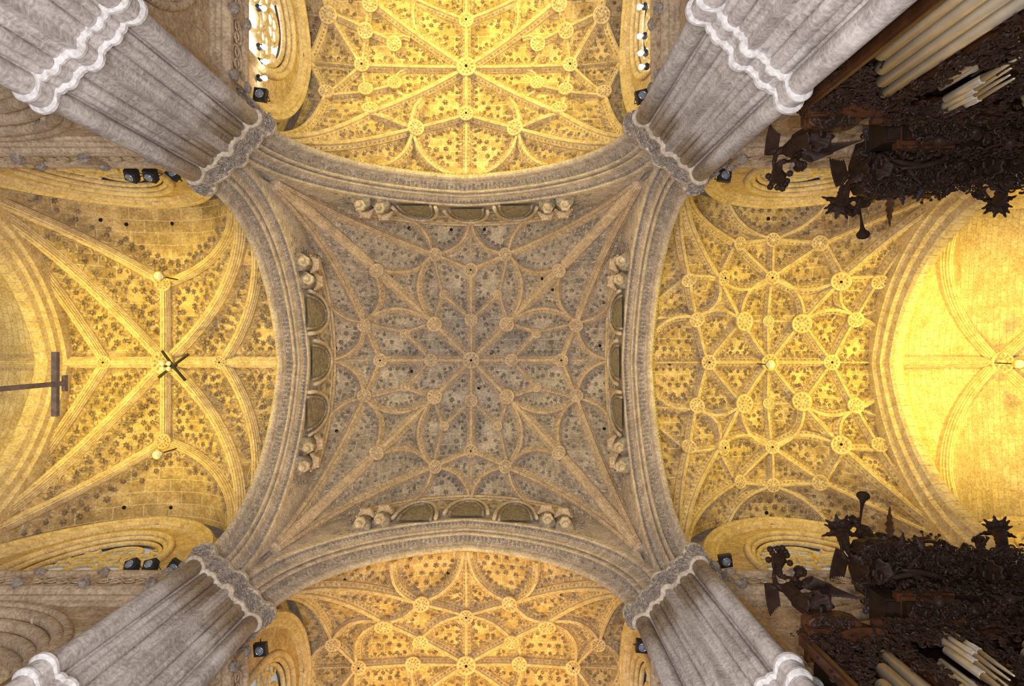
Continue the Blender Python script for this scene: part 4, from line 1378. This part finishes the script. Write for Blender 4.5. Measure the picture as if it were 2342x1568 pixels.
organ = empty('organ_case', (15.0, -8.0, 0), 'dark carved wooden organ case with tin pipes at the upper right', 'organ', 'two organs facing each other')
YF = -7.32
mb = MB()
mb.box((15.9, -8.3, 10.8), (10.6, 1.5, 20.0))
mb.build('case_body', M['wood'], organ)
# pipe fields
pm_ = {}


def pipe(x, y, zt, length, r):
    mb = MB()
    T = Matrix.Translation((x, y, zt))
    mb.lathe([(r * .88, .0), (r, -.01), (r, -length), (r * .92, -length - .02)], 16, T)
    o = mb.build('pipe', M['pipe'], organ, smooth=True)
    mb = MB()
    mb.lathe([(r * .95, -length - .02), (r * .3, -length - 1.1), (r * .22, -length - 1.2)], 16, T)
    f = mb.mesh('pipe_foot', M['pipe'], True)
    fo = bpy.data.objects.new('pipe_foot', f); COL.objects.link(fo); fo.parent = o
    mb = MB()
    mb.add([(x - r * .55, y + r * .98, zt - length + .05), (x + r * .55, y + r * .98, zt - length + .05), (x + r * .5, y + r * 1.02, zt - length + .28), (x, y + r * 1.04, zt - length + .42), (x - r * .5, y + r * 1.02, zt - length + .28)], [(0, 1, 2, 3, 4)])
    mb.add([(x - r * .6, y + r * .9, zt - length - .02), (x + r * .6, y + r * .9, zt - length - .02), (x + r * .6, y + r * 1.06, zt - length + .04), (x - r * .6, y + r * 1.06, zt - length + .04)], [(0, 1, 2, 3)])
    g = mb.mesh('pipe_mouth', M['whitestone'])
    go = bpy.data.objects.new('pipe_mouth', g); COL.objects.link(go); go.parent = o


for x, zt in ((10.42, 16.95), (10.84, 17.75), (11.27, 18.55), (11.72, 19.3)):
    pipe(x, YF + .02, zt, 5.6, .178)
for x, zt in ((12.38, 18.2), (12.55, 18.45), (12.72, 18.7), (12.89, 18.9)):
    pipe(x, YF + .08, zt, 1.5, .075)
for x, zt in ((13.02, 18.9), (13.25, 19.5), (13.50, 19.9), (13.74, 20.1)):
    pipe(x, YF + .34, zt, 1.35, .098)
for x, zt in ((14.9, 18.8), (15.3, 19.3), (15.7, 19.5), (16.1, 19.3), (16.5, 18.8)):
    pipe(x, YF + .3, zt, 4.0, .15)
# case posts and rails
for x, w in ((10.06, .22), (12.12, .16), (14.15, .22), (17.1, .22), (19.6, .3)):
    mb = MB(); mb.box((x, YF + .06, 12.4), (w, .26, 15.6)); mb.box((x, YF + .20, 12.4), (w * .45, .08, 15.6)); mb.build('case_post', M['wood2'], organ)
for z in (14.6, 20.3):
    mb = MB(); sweep_x(mb, [(YF - .2, z), (YF + .18, z), (YF + .26, z + .08), (YF + .26, z + .22), (YF + .40, z + .34), (YF + .40, z + .46), (YF - .2, z + .46)], 12.1, 20.4); mb.build('case_rail', M['wood2'], organ)
# carved foliage over and beside the pipe fields
for x0, x1, z0, z1, nn, y in ((10.0, 12.2, 19.2, 20.5, 150, YF + .12), (10.0, 11.3, 17.4, 19.3, 110, YF + .05), (11.95, 12.35, 12.0, 19.5, 150, YF + .2), (12.2, 14.2, 16.0, 17.2, 110, YF + .2), (12.3, 14.2, 19.3, 20.6, 150, YF + .3), (13.9, 14.6, 12.0, 20.0, 150, YF + .25), (14.4, 17.0, 13.4, 14.8, 150, YF + .3), (14.4, 20.2, 19.4, 21.4, 260, YF + .35), (17.0, 20.4, 12.0, 20.0, 420, YF + .3)):
    mb = MB()
    pts = []
    for k in range(nn):
        x, z = random.uniform(x0, x1), random.uniform(z0, z1)
        if x < 11.3 and z < 19.3 and z < 16.9 + (x - 10.2) * 1.85: continue
        pts += [(x, y + random.uniform(-.05, .10), z), (x + random.uniform(-.2, .2), y + random.uniform(-.08, .12), z + random.uniform(-.2, .2))]
    curls(mb, pts, .055, .125, (0, 1, -.3))
    for q in pts[::9]:
        v_ = Vector((random.uniform(-1, 1), random.uniform(.1, .5), random.uniform(-1, 1))).normalized()
        acanthus(mb, q, Vector(q) + v_ * .34, .085, v_.cross(Vector((0, 1, 0))) + Vector((0.001, 0, 0)), 4, .2)
    mb.build('carved_foliage', M['wood3'], organ, kind='stuff')

# curved corner cornice with carved coffer, on the crossing side
def plan(pxs, h):
    return [P(px, py, h) for px, py in pxs]


oval = [(1838, 232), (1838, 285), (1850, 294), (1872, 298), (1900, 299), (1930, 297), (1952, 291), (1962, 284), (1958, 276), (2000, 262), (2010, 225)]
mb = MB()
base = plan(oval, 19.0)
cen = sum(base, Vector()) / len(base)
rings = []
for s_, dz in ((.90, -.34), (.90, -.22), (.94, -.20), (.96, -.06), (1.0, -.02), (1.0, .20), (.97, .24)):
    rings.append([cen + (p - cen) * s_ + Vector((0, 0, dz)) for p in base])
mb.loft(rings, True, True)
cor = mb.build('corner_cornice', M['wood2'], organ)
for (x0, y0, x1, y1) in ((1846, 244, 1892, 266), (1846, 218, 1892, 240), (1846, 192, 1892, 214)):
    mb = MB()
    a, b = P(x0, y0, 18.55), P(x1, y1, 18.55)
    c_ = (a + b) / 2
    sx_, sy_ = abs(b.x - a.x), abs(b.y - a.y)
    for dx, dy, wx, wy in ((0, -sy_ * .45, sx_, .05), (0, sy_ * .45, sx_, .05), (-sx_ * .46, 0, .06, sy_), (sx_ * .46, 0, .06, sy_)):
        mb.box((c_.x + dx, c_.y + dy, c_.z), (wx, wy, .14))
    mb.box((c_.x, c_.y, c_.z + .10), (sx_, sy_, .10))
    hx, hy = sx_ * .36, sy_ * .32
    mb.add([(c_.x - hx, c_.y - hy, c_.z + .06), (c_.x + hx, c_.y - hy, c_.z + .06), (c_.x + hx, c_.y + hy, c_.z + .06), (c_.x - hx, c_.y + hy, c_.z + .06), (c_.x, c_.y, c_.z - .05)], [(0, 1, 4), (1, 2, 4), (2, 3, 4), (3, 0, 4)])
    mb.build('coffer', M['wood2'], organ)
mb = MB(); a, b = P(1842, 190, 18.75), P(1896, 270, 18.75); mb.box((a + b) / 2, (abs(b.x - a.x), abs(b.y - a.y), .2)); mb.build('soffit_board', M['wood2'], organ)
mb = MB(); curls(mb, [P(random.uniform(1862, 1945), random.uniform(268, 290), 18.62) for k in range(46)], .07, .12, (0, .3, -1)); mb.build('carved_foliage', M['wood3'], organ, kind='stuff')
# curved broken pediments
for a, b, c_, h, th in (((1921, 226), (1966, 250), (2036, 236), 18.2, .17), ((2086, 252), (2126, 292), (2178, 286), 19.4, .13), ((2066, 305), (2096, 322), (2150, 300), 20.2, .12)):
    p0_, p1_, p2_ = P(*a, h), P(*b, h + .25), P(*c_, h + .1)
    pts = [p0_ * (1 - t) ** 2 + p1_ * (2 * t * (1 - t)) + p2_ * t ** 2 for t in [i / 10 for i in range(11)]]
    mb = MB(); mb.tube(pts, th, 4)
    mb.tube([p + Vector((0, .12, .16)) for p in pts], th * .8, 4)
    mb.build('curved_pediment', M['wood2'], organ)
# straight entablature above
for (x0, x1, y0, y1, z0, z1, m_) in ((13.2, 14.6, -7.6, -6.60, 20.9, 21.25, 'wood'), (13.1, 14.7, -7.6, -6.42, 21.25, 21.5, 'wood2'), (14.9, 16.6, -7.6, -6.90, 20.8, 21.2, 'wood'), (14.8, 16.7, -7.6, -6.72, 21.2, 21.45, 'wood2'), (16.9, 18.5, -7.6, -6.50, 20.9, 21.25, 'wood'), (16.8, 18.6, -7.6, -6.35, 21.25, 21.5, 'wood2'), (18.8, 20.8, -7.6, -6.85, 20.8, 21.4, 'wood2'),
                                     (12.8, 13.4, -7.5, -6.6, 21.3, 22.2, 'wood'), (13.6, 17.2, -7.4, -6.45, 21.5, 22.4, 'wood'), (17.6, 20.8, -7.6, -6.6, 21.5, 22.6, 'wood3')):
    mb = MB(); mb.box(((x0 + x1) / 2, (y0 + y1) / 2, (z0 + z1) / 2), (x1 - x0, y1 - y0, z1 - z0))
    mb.box(((x0 + x1) / 2, (y0 + y1) / 2 - .02, z0 - .04), ((x1 - x0) * .92, (y1 - y0) * .92, .08)); mb.build('entablature', M[m_], organ)
mb = MB()
curls(mb, [(random.uniform(13.2, 20.6), random.uniform(-7.2, -6.45), random.uniform(20.62, 20.86)) for k in range(300)], .06, .13, (0, .3, -1))
curls(mb, [(random.uniform(13.2, 20.6), -6.40 + random.uniform(-.1, .05), random.uniform(21.2, 22.2)) for k in range(260)], .06, .13, (0, 1, -.4))
mb.build('entablature_carving', M['wood3'], organ, kind='stuff')
for k in range(7):       # carved cherub heads under the cornice
    c_ = Vector((13.9 + k * 1.02, -6.45 - .25 * (k % 2), 20.66 + .1 * (k % 3)))
    mb = MB(); mb.ball(c_, .17, 10, 8, (1, 1, 1.1)); mb.ball(c_ + Vector((0, .16, -.04)), .045, 6, 4)
    for q in (-1, 1):
        mb.ball(c_ + Vector((q * .07, .13, .03)), .035, 6, 4)
        acanthus(mb, c_ + Vector((q * .12, 0, 0)), c_ + Vector((q * .52, .05, .14)), .12, (0, .3, 1), 4, .1)
    mb.build('cherub_head', M['wood3'], organ, smooth=False)
# carved crest mass above the entablature
sil = [(1990, 318), (1972, 372), (1972, 418), (1984, 440), (2030, 446), (2088, 440), (2110, 428), (2180, 408), (2240, 404), (2342, 384), (2400, 372), (2400, 300), (2100, 300)]
pb = plan(sil, 21.4); pt_ = plan(sil, 22.6)
ctr = sum(pb, Vector()) / len(pb)
mb = MB(); mb.loft([[ctr + (p - ctr) * .96 + Vector((0, -.05, -.1)) for p in pb], pb, [p + Vector((0, -.1, .9)) for p in pb], [ctr + (p - ctr) * .9 + Vector((0, -.3, 1.3)) for p in pb]], True, True)
mb.build('crest_block', M['wood3'], organ)
mb = MB()
pts = []
for k in range(760):
    px, py = random.uniform(1975, 2342), random.uniform(300, 436)
    pts.append(P(px, py, 21.2 + random.uniform(-.25, .05)))
curls(mb, pts, .06, .15, (0, .4, -1))
for q in pts[::8]:
    v_ = Vector((random.uniform(-1, 1), random.uniform(-.3, 1), random.uniform(-.5, .5))).normalized()
    acanthus(mb, q, Vector(q) + v_ * .45, .11, v_.cross(Vector((0, .2, 1))) + Vector((0.001, 0, 0)), 4, .2)
for i in range(len(sil) - 4):
    for k in range(9):
        t = k / 9
        a, b = Vector((*sil[i], 0)), Vector((*sil[i + 1], 0))
        q = a + (b - a) * t
        curls(mb, [P(q.x, q.y + random.uniform(-2, 4), 21.4 + random.uniform(0, .7))], .07, .15, (0, 1, -.3))
mb.build('crest_carving', M['wood3'], organ, kind='stuff')
# drapery swags and lances among the carving
for a, b, c_, h in (((2085, 372), (2120, 360), (2150, 352), 20.9), ((2160, 365), (2190, 350), (2230, 346), 20.9), ((2225, 330), (2262, 332), (2300, 300), 20.6), ((2010, 352), (2060, 380), (2130, 376), 20.9), ((2060, 385), (2120, 382), (2170, 360), 20.9), ((2250, 290), (2290, 330), (2342, 310), 20.3)):
    p0_, p1_, p2_ = P(*a, h), P(*b, h - .1), P(*c_, h)
    mb = MB(); mb.tube([p0_ * (1 - t) ** 2 + p1_ * (2 * t * (1 - t)) + p2_ * t ** 2 for t in [i / 8 for i in range(9)]], [.05 + .05 * math.sin(PI * i / 8) for i in range(9)], 6); mb.build('carved_swag', M['wood3'], organ, smooth=True)
# crown hoop with finials
cc = P(2122, 424, 22.0)
mb = MB()
mb.tube([cc + Vector((.38 * math.cos(2 * PI * i / 24), .30 * math.sin(2 * PI * i / 24), .05 * math.cos(4 * PI * i / 24))) for i in range(25)], .06, 6, False)
mb.tube([cc + Vector((.40 * math.cos(2 * PI * i / 24), .32 * math.sin(2 * PI * i / 24), .22)) for i in range(25)], .05, 6, False)
mb.build('crown_hoop', M['wood2'], organ, smooth=True)
for px, py in ((2092, 452), (2108, 463), (2122, 452), (2129, 457), (2141, 450), (2148, 455), (2150, 437)):
    t0, t1 = P(px * .6 + 2122 * .4, py * .55 + 428 * .45, 22.2), P(px, py, 22.6)
    mb = MB(); mb.tube([t0, t1], [.035, .02], 5); mb.ball(t1, .055, 7, 5); mb.build('crown_finial', M['wood'], organ)
# acanthus finials
mb = MB()
b0, b1 = P(2036, 448, 22.2), P(2030, 506, 23.4)
acanthus(mb, b0, b1, .16, (1, 0, .2), 5, .15)
acanthus(mb, b0, P(2046, 500, 23.3), .12, (1, 0, .2), 4, -.2)
mb.build('acanthus_finial', M['wood2'], organ)
# scroll volutes and busts at the right-hand end
for px, py, h, r in ((2300, 132, 17.2, .42), (2325, 150, 17.4, .30), (2275, 195, 18.2, .30), (2315, 262, 19.6, .34), (2265, 300, 20.2, .28)):
    c_ = P(px, py, h)
    pts = [c_ + Vector((r * (1 - .7 * i / 22) * math.cos(.35 * i), .25 * i / 22, r * (1 - .7 * i / 22) * math.sin(.35 * i))) for i in range(23)]
    mb = MB(); mb.tube(pts, [r * .26 * (1 - .5 * i / 22) for i in range(23)], 7); mb.build('scroll_volute', M['wood2'], organ, smooth=True)


def angel(label, J, wings, horn=None, trumpet=None, mat=None, group='carved angels on the organs'):
    """carved angel; J gives joints as (px, py, h) seen on the upper organ"""
    mat = mat or M['wood3']
    G = {k: P(*v) for k, v in J.items()}
    root = empty('angel_statue', G['pelvis'] - Vector((0, 0, .4)), label, 'statue', group)
    mb = MB()

    def cap(a, b, r0, r1, k=5):
        mb.tube([a + (b - a) * (i / (k - 1)) for i in range(k)], [r0 + (r1 - r0) * i / (k - 1) for i in range(k)], 10)
        mb.ball(a, r0, 10, 6); mb.ball(b, r1, 10, 6)
    cap(G['pelvis'], G['chest'], .20, .22)
    cap(G['chest'], G['neck'], .17, .085)
    cap(G['neck'], G['head'], .08, .10)
    mb.ball(G['head'], .155, 12, 9, (.92, 1.0, 1.18))
    fwd = (G.get('look', G['head'] + Vector((-.1, 1, -.3))) - G['head']).normalized()
    up = (G['head'] - G['neck']).normalized()
    sd = fwd.cross(up).normalized()
    mb.ball(G['head'] + fwd * .155 - up * .01, .035, 6, 4)          # nose
    mb.ball(G['head'] + fwd * .12 - up * .10, .055, 6, 4)           # chin
    for q in (-1, 1):
        mb.ball(G['head'] + fwd * .135 + sd * q * .055 + up * .045, .03, 6, 4)
        mb.ball(G['head'] + sd * q * .15, .035, 6, 4)
    for s_ in ('l', 'r'):
        cap(G['sh_' + s_], G['el_' + s_], .085, .065)
        cap(G['el_' + s_], G['ha_' + s_], .062, .045)
        cap(G['chest'], G['sh_' + s_], .15, .10)
        h_ = G['ha_' + s_]
        dr = (h_ - G['el_' + s_]).normalized()
        ax = dr.orthogonal().normalized()
        mb.ball(h_ + dr * .05, .05, 8, 5)
        for k in range(4):
            b0 = h_ + dr * .08 + ax * (.026 * (k - 1.5))
            mb.tube([b0, b0 + dr * (.05 + .012 * (k in (1, 2))), b0 + dr * .075 + dr.cross(ax) * .04], [.019, .018, .014], 6)
        mb.tube([h_ + dr * .03 + ax * .04, h_ + dr * .06 + ax * .09, h_ + dr * .10 + ax * .09], [.02, .019, .015], 6)
        cap(G['pelvis'], G['kn_' + s_], .15, .105)
        cap(G['kn_' + s_], G['fo_' + s_], .10, .06)
        mb.ball(G['fo_' + s_] + Vector((0, .08, 0)), .075, 8, 5, (.8, 1.6, .7))
    body = mb.build('body', mat, root, smooth=True)
    md = body.modifiers.new('continuous', 'REMESH'); md.mode = 'VOXEL'; md.voxel_size = .032; md.use_smooth_shade = True
    # hair
    mb = MB()
    for k in range(34):
        a = random.uniform(0, 2 * PI); e_ = random.uniform(-.2, 1.0)
        d = (sd * math.cos(a) + fwd * math.sin(a) * .9).normalized() * math.sqrt(max(0, 1 - e_ * e_)) + up * e_
        if d.dot(fwd) > .55: continue
        mb.ball(G['head'] + d * .165, random.uniform(.045, .07), 6, 4)
    mb.build('hair', mat, root, smooth=True)
    # drapery: fluted skirt from the waist to the knees, with a blown hem
    mb = MB()
    hem = (G['kn_l'] + G['kn_r'] + G['fo_l'] + G['fo_r']) / 4
    ax = (hem - G['pelvis']); L_ = ax.length; ax.normalize()
    u = ax.orthogonal().normalized(); v = ax.cross(u)
    rings = []
    NK = 48
    for i in range(14):
        if i < 10:
            t = i / 9; R_ = .19 + .17 * t ** .8; ins = 0
        else:
            t = 1 - (i - 9) * .10; R_ = (.19 + .17) * (1 - (i - 9) * .2); ins = 1
        fold = (.03 + .13 * t) * (1 if not ins else .6)
        rings.append([G['pelvis'] - ax * .16 + ax * ((L_ + .30) * t + (.10 * math.sin(k * 2 * PI / NK * 2) if t > .6 else 0)) + (u * math.cos(2 * PI * k / NK) + v * math.sin(2 * PI * k / NK)) * R_ * (1 + fold * math.sin(k * 2 * PI / NK * 9 + 3 * t) + .14 * t * math.sin(k * 2 * PI / NK * 2 + 1)) for k in range(NK)])
    mb.loft(rings, True, True)
    mb.build('drapery', mat, root, smooth=True)
    # wings of overlapping feathers
    for wv in wings:
        r0, r1, tp = [P(*q) for q in wv[:3]]
        nf = wv[3] if len(wv) > 3 else 9
        wf = max(.05, (r1 - r0).length / nf * 1.15)
        mb = MB()
        arm = [r0 + (r1 - r0) * (i / 6) for i in range(7)]
        mb.tube(arm, [.06, .10, .11, .11, .10, .08, .05], 8)
        spread = tp - r1
        for k in range(nf):
            t = k / (nf - 1)
            b = r0 + (r1 - r0) * (.10 + .9 * t)
            ln = spread * (.50 + .50 * t ** 1.2)
            e_ = b + ln + (r0 - r1) * .10 * (1 - t)
            side = (r1 - r0).normalized()
            nrm = ln.cross(side).normalized()
            rr_ = []
            for i in range(7):
                s_ = i / 6
                w = wf * (math.sin(PI * (.15 + .80 * s_)) ** .6) + .008
                c_ = b + (e_ - b) * s_ + nrm * (.05 * math.sin(PI * s_))
                rr_.append([c_ - side * w, c_ + nrm * .03, c_ + side * w, c_ - nrm * .03])
            mb.loft(rr_, True, True)
        for k in range(nf):       # coverts
            t = k / (nf - 1)
            b = r0 + (r1 - r0) * (.05 + .9 * t)
            e_ = b + spread * (.22 + .2 * t)
            side = (r1 - r0).normalized(); nrm = spread.cross(side).normalized()
            rr_ = []
            for i in range(5):
                s_ = i / 4
                w = wf * 1.1 * (math.sin(PI * (.2 + .78 * s_)) ** .6) + .01
                c_ = b + (e_ - b) * s_
                rr_.append([c_ - side * w + nrm * .05, c_ + nrm * .08, c_ + side * w + nrm * .05, c_ - nrm * .06])
            mb.loft(rr_, True, True)
        mb.build('wing', mat, root)
    if horn:
        pts = [P(*q) for q in horn[0]]
        fine = []
        for i in range(len(pts) - 1):
            for k in range(6): fine.append(pts[i] + (pts[i + 1] - pts[i]) * k / 6)
        fine.append(pts[-1])
        n = len(fine)
        mb = MB(); mb.tube(fine, [.05 + .17 * (i / (n - 1)) ** 1.4 + .012 * (i % 2) for i in range(n)], 10)
        hn = mb.build('cornucopia', mat, root)
        mb = MB()
        c_ = fine[-1]
        ax = (fine[-1] - fine[-3]).normalized()
        u = ax.orthogonal().normalized(); v = ax.cross(u)
        R_, kind = horn[1], horn[2]
        for k in range(11):
            a = 2 * PI * k / 11 * 1.0
            d = (u * math.cos(a) + v * math.sin(a))
            rad = R_ * (1.0 if k % 2 else .62)
            q = c_ + d * rad + ax * (R_ * (.30 if k % 2 else .70))
            if kind == 'fruit':
                mb.ball(q, R_ * .30, 8, 6)
                mb.tube([c_, q], R_ * .12, 5)
            else:
                acanthus(mb, c_ + d * .05, q + d * R_ * .35, R_ * .26, d.cross(ax), 4, .12)
                mb.ball(c_ + d * rad * .5 + ax * R_ * .4, R_ * .22, 7, 5)
        acanthus(mb, c_, c_ + ax * R_ * 1.3, R_ * .25, u, 4, .1)
        mb.ball(c_ + ax * R_ * .5, R_ * .35, 8, 6)
        fl = mb.mesh('cornucopia_fruit', mat, False)
        fo = bpy.data.objects.new('cornucopia_flowers' if kind != 'fruit' else 'cornucopia_fruit', fl); COL.objects.link(fo); fo.parent = hn
    if trumpet:
        a, b = P(*trumpet[0]), P(*trumpet[1])
        d = b - a
        mb = MB()
        prof = [(0, .03), (.35, .035), (.60, .05), (.76, .075), (.88, .12), (.96, .19), (1.0, .225)]
        mb.tube([a + d * t for t, r in prof], [r for t, r in prof], 14)
        mb.build('trumpet', mat, root, smooth=True)
    return root


A1 = angel('carved angel with spread wings and fruit horn on the corner cornice of the upper organ',
           dict(pelvis=(1830, 318, 19.9), chest=(1806, 342, 20.6), neck=(1818, 362, 20.95), head=(1829, 379, 21.1), look=(1822, 420, 20.3), sh_l=(1776, 346, 20.8), el_l=(1770, 372, 20.7), ha_l=(1771, 389, 21.0), sh_r=(1836, 350, 20.8), el_r=(1818, 366, 20.4), ha_r=(1796, 370, 20.8),
                kn_l=(1846, 330, 19.6), fo_l=(1850, 312, 19.1), kn_r=(1886, 316, 19.5), fo_r=(1878, 298, 19.0)),
           [((1778, 340, 20.6), (1752, 352, 20.9), (1762, 284, 20.2), 7), ((1836, 352, 20.6), (1858, 368, 20.9), (1972, 320, 20.4), 9)],
           ([(1796, 366, 20.7), (1783, 374, 20.9), (1777, 390, 21.2), (1781, 406, 21.6)], .34, 'fruit'))
A2 = angel('carved angel with upright wing and leafy horn above the entablature of the upper organ',
           dict(pelvis=(1986, 384, 21.0), chest=(1962, 394, 21.7), neck=(1964, 412, 22.0), head=(1972, 424, 22.2), look=(1960, 460, 21.6), sh_l=(1940, 398, 21.9), el_l=(1926, 418, 21.9), ha_l=(1924, 436, 22.1), sh_r=(1982, 402, 21.9), el_r=(1966, 418, 21.6), ha_r=(1950, 424, 21.9),
                kn_l=(1994, 398, 20.8), fo_l=(1998, 376, 20.3), kn_r=(2012, 388, 20.8), fo_r=(2016, 366, 20.3)),
           [((1936, 398, 21.8), (1914, 424, 22.2), (1898, 362, 21.4), 7), ((1990, 404, 21.8), (2010, 420, 22.0), (2080, 398, 21.6), 8)],
           ([(1958, 398, 21.6), (1944, 416, 22.0), (1932, 438, 22.4), (1924, 462, 22.9)], .46, 'leaf'))
A3 = angel('carved trumpeting angel on the crest of the upper organ',
           dict(pelvis=(2010, 428, 22.6), chest=(1986, 448, 23.1), neck=(1966, 466, 23.4), head=(1954, 482, 23.6), look=(1966, 520, 23.0), sh_l=(1972, 442, 23.3), el_l=(1958, 456, 23.3), ha_l=(1966, 470, 23.5), sh_r=(1990, 458, 23.3), el_r=(1984, 470, 23.2), ha_r=(1968, 474, 23.5),
                kn_l=(2030, 438, 22.4), fo_l=(2046, 428, 22.0), kn_r=(2034, 426, 22.3), fo_r=(2052, 416, 21.9)),
           [((1996, 440, 23.2), (2010, 456, 23.4), (2060, 446, 23.0), 6)],
           None, ((1966, 472, 23.6), (1974, 536, 24.6)))
A4 = angel('carved angel with raised leafy horn at the right edge of the upper organ',
           dict(pelvis=(2246, 394, 21.4), chest=(2240, 410, 22.0), neck=(2240, 426, 22.3), head=(2240, 441, 22.5), look=(2256, 480, 22.0), sh_l=(2222, 412, 22.2), el_l=(2238, 424, 21.8), ha_l=(2258, 448, 22.3), sh_r=(2266, 412, 22.2), el_r=(2284, 420, 22.2), ha_r=(2290, 438, 22.4),
                kn_l=(2240, 396, 21.0), fo_l=(2250, 372, 20.6), kn_r=(2262, 390, 21.0), fo_r=(2272, 366, 20.6)),
           [((2222, 408, 22.1), (2204, 436, 22.4), (2176, 386, 21.8), 8), ((2272, 408, 22.1), (2300, 404, 22.3), (2342, 372, 21.9), 7)],
           ([(2286, 404, 22.0), (2296, 418, 22.2), (2294, 438, 22.5), (2284, 462, 23.0)], .42, 'leaf'))
A5 = angel('carved draped figure leaning out at the right end of the upper organ',
           dict(pelvis=(2318, 272, 19.2), chest=(2290, 292, 19.8), neck=(2278, 306, 20.1), head=(2268, 318, 20.3), look=(2240, 340, 19.6), sh_l=(2276, 284, 20.0), el_l=(2256, 288, 19.8), ha_l=(2240, 300, 19.9), sh_r=(2296, 304, 20.0), el_r=(2284, 322, 19.8), ha_r=(2262, 332, 19.9),
                kn_l=(2330, 262, 18.8), fo_l=(2345, 245, 18.4), kn_r=(2340, 278, 18.8), fo_r=(2352, 262, 18.4)), [], None, None, None, 'draped figures on the organs')
copy_tree(A5, MIRROR, 'carved draped figure leaning out at the right end of the lower organ')
copy_tree(organ, MIRROR, 'dark carved wooden organ case with tin pipes at the lower right')
copy_tree(A1, MIRROR, 'carved angel with spread wings and fruit horn on the corner cornice of the lower organ')
copy_tree(A2, MIRROR, 'carved angel with lowered wing and leafy horn above the entablature of the lower organ')
copy_tree(A3, MIRROR, 'carved trumpeting angel on the crest of the lower organ')
copy_tree(A4, MIRROR, 'carved angel with raised leafy horn at the right edge of the lower organ')
for yy, lab in ((1, 'thin iron rod standing beside the angel of the upper organ'), (-1, 'thin iron rod standing beside the angel of the lower organ')):
    a, b = P(1980, 300, 19.4), P(1981, 348, 20.6)
    if yy < 0: a, b = MIRROR @ a, MIRROR @ b
    mb = MB(); mb.tube([a, b], .035, 6); mb.ball(a, .09, 8, 5)
    o = mb.build('iron_rod', M['iron']); tag(o, lab, 'rod', 'iron rods on the organs')
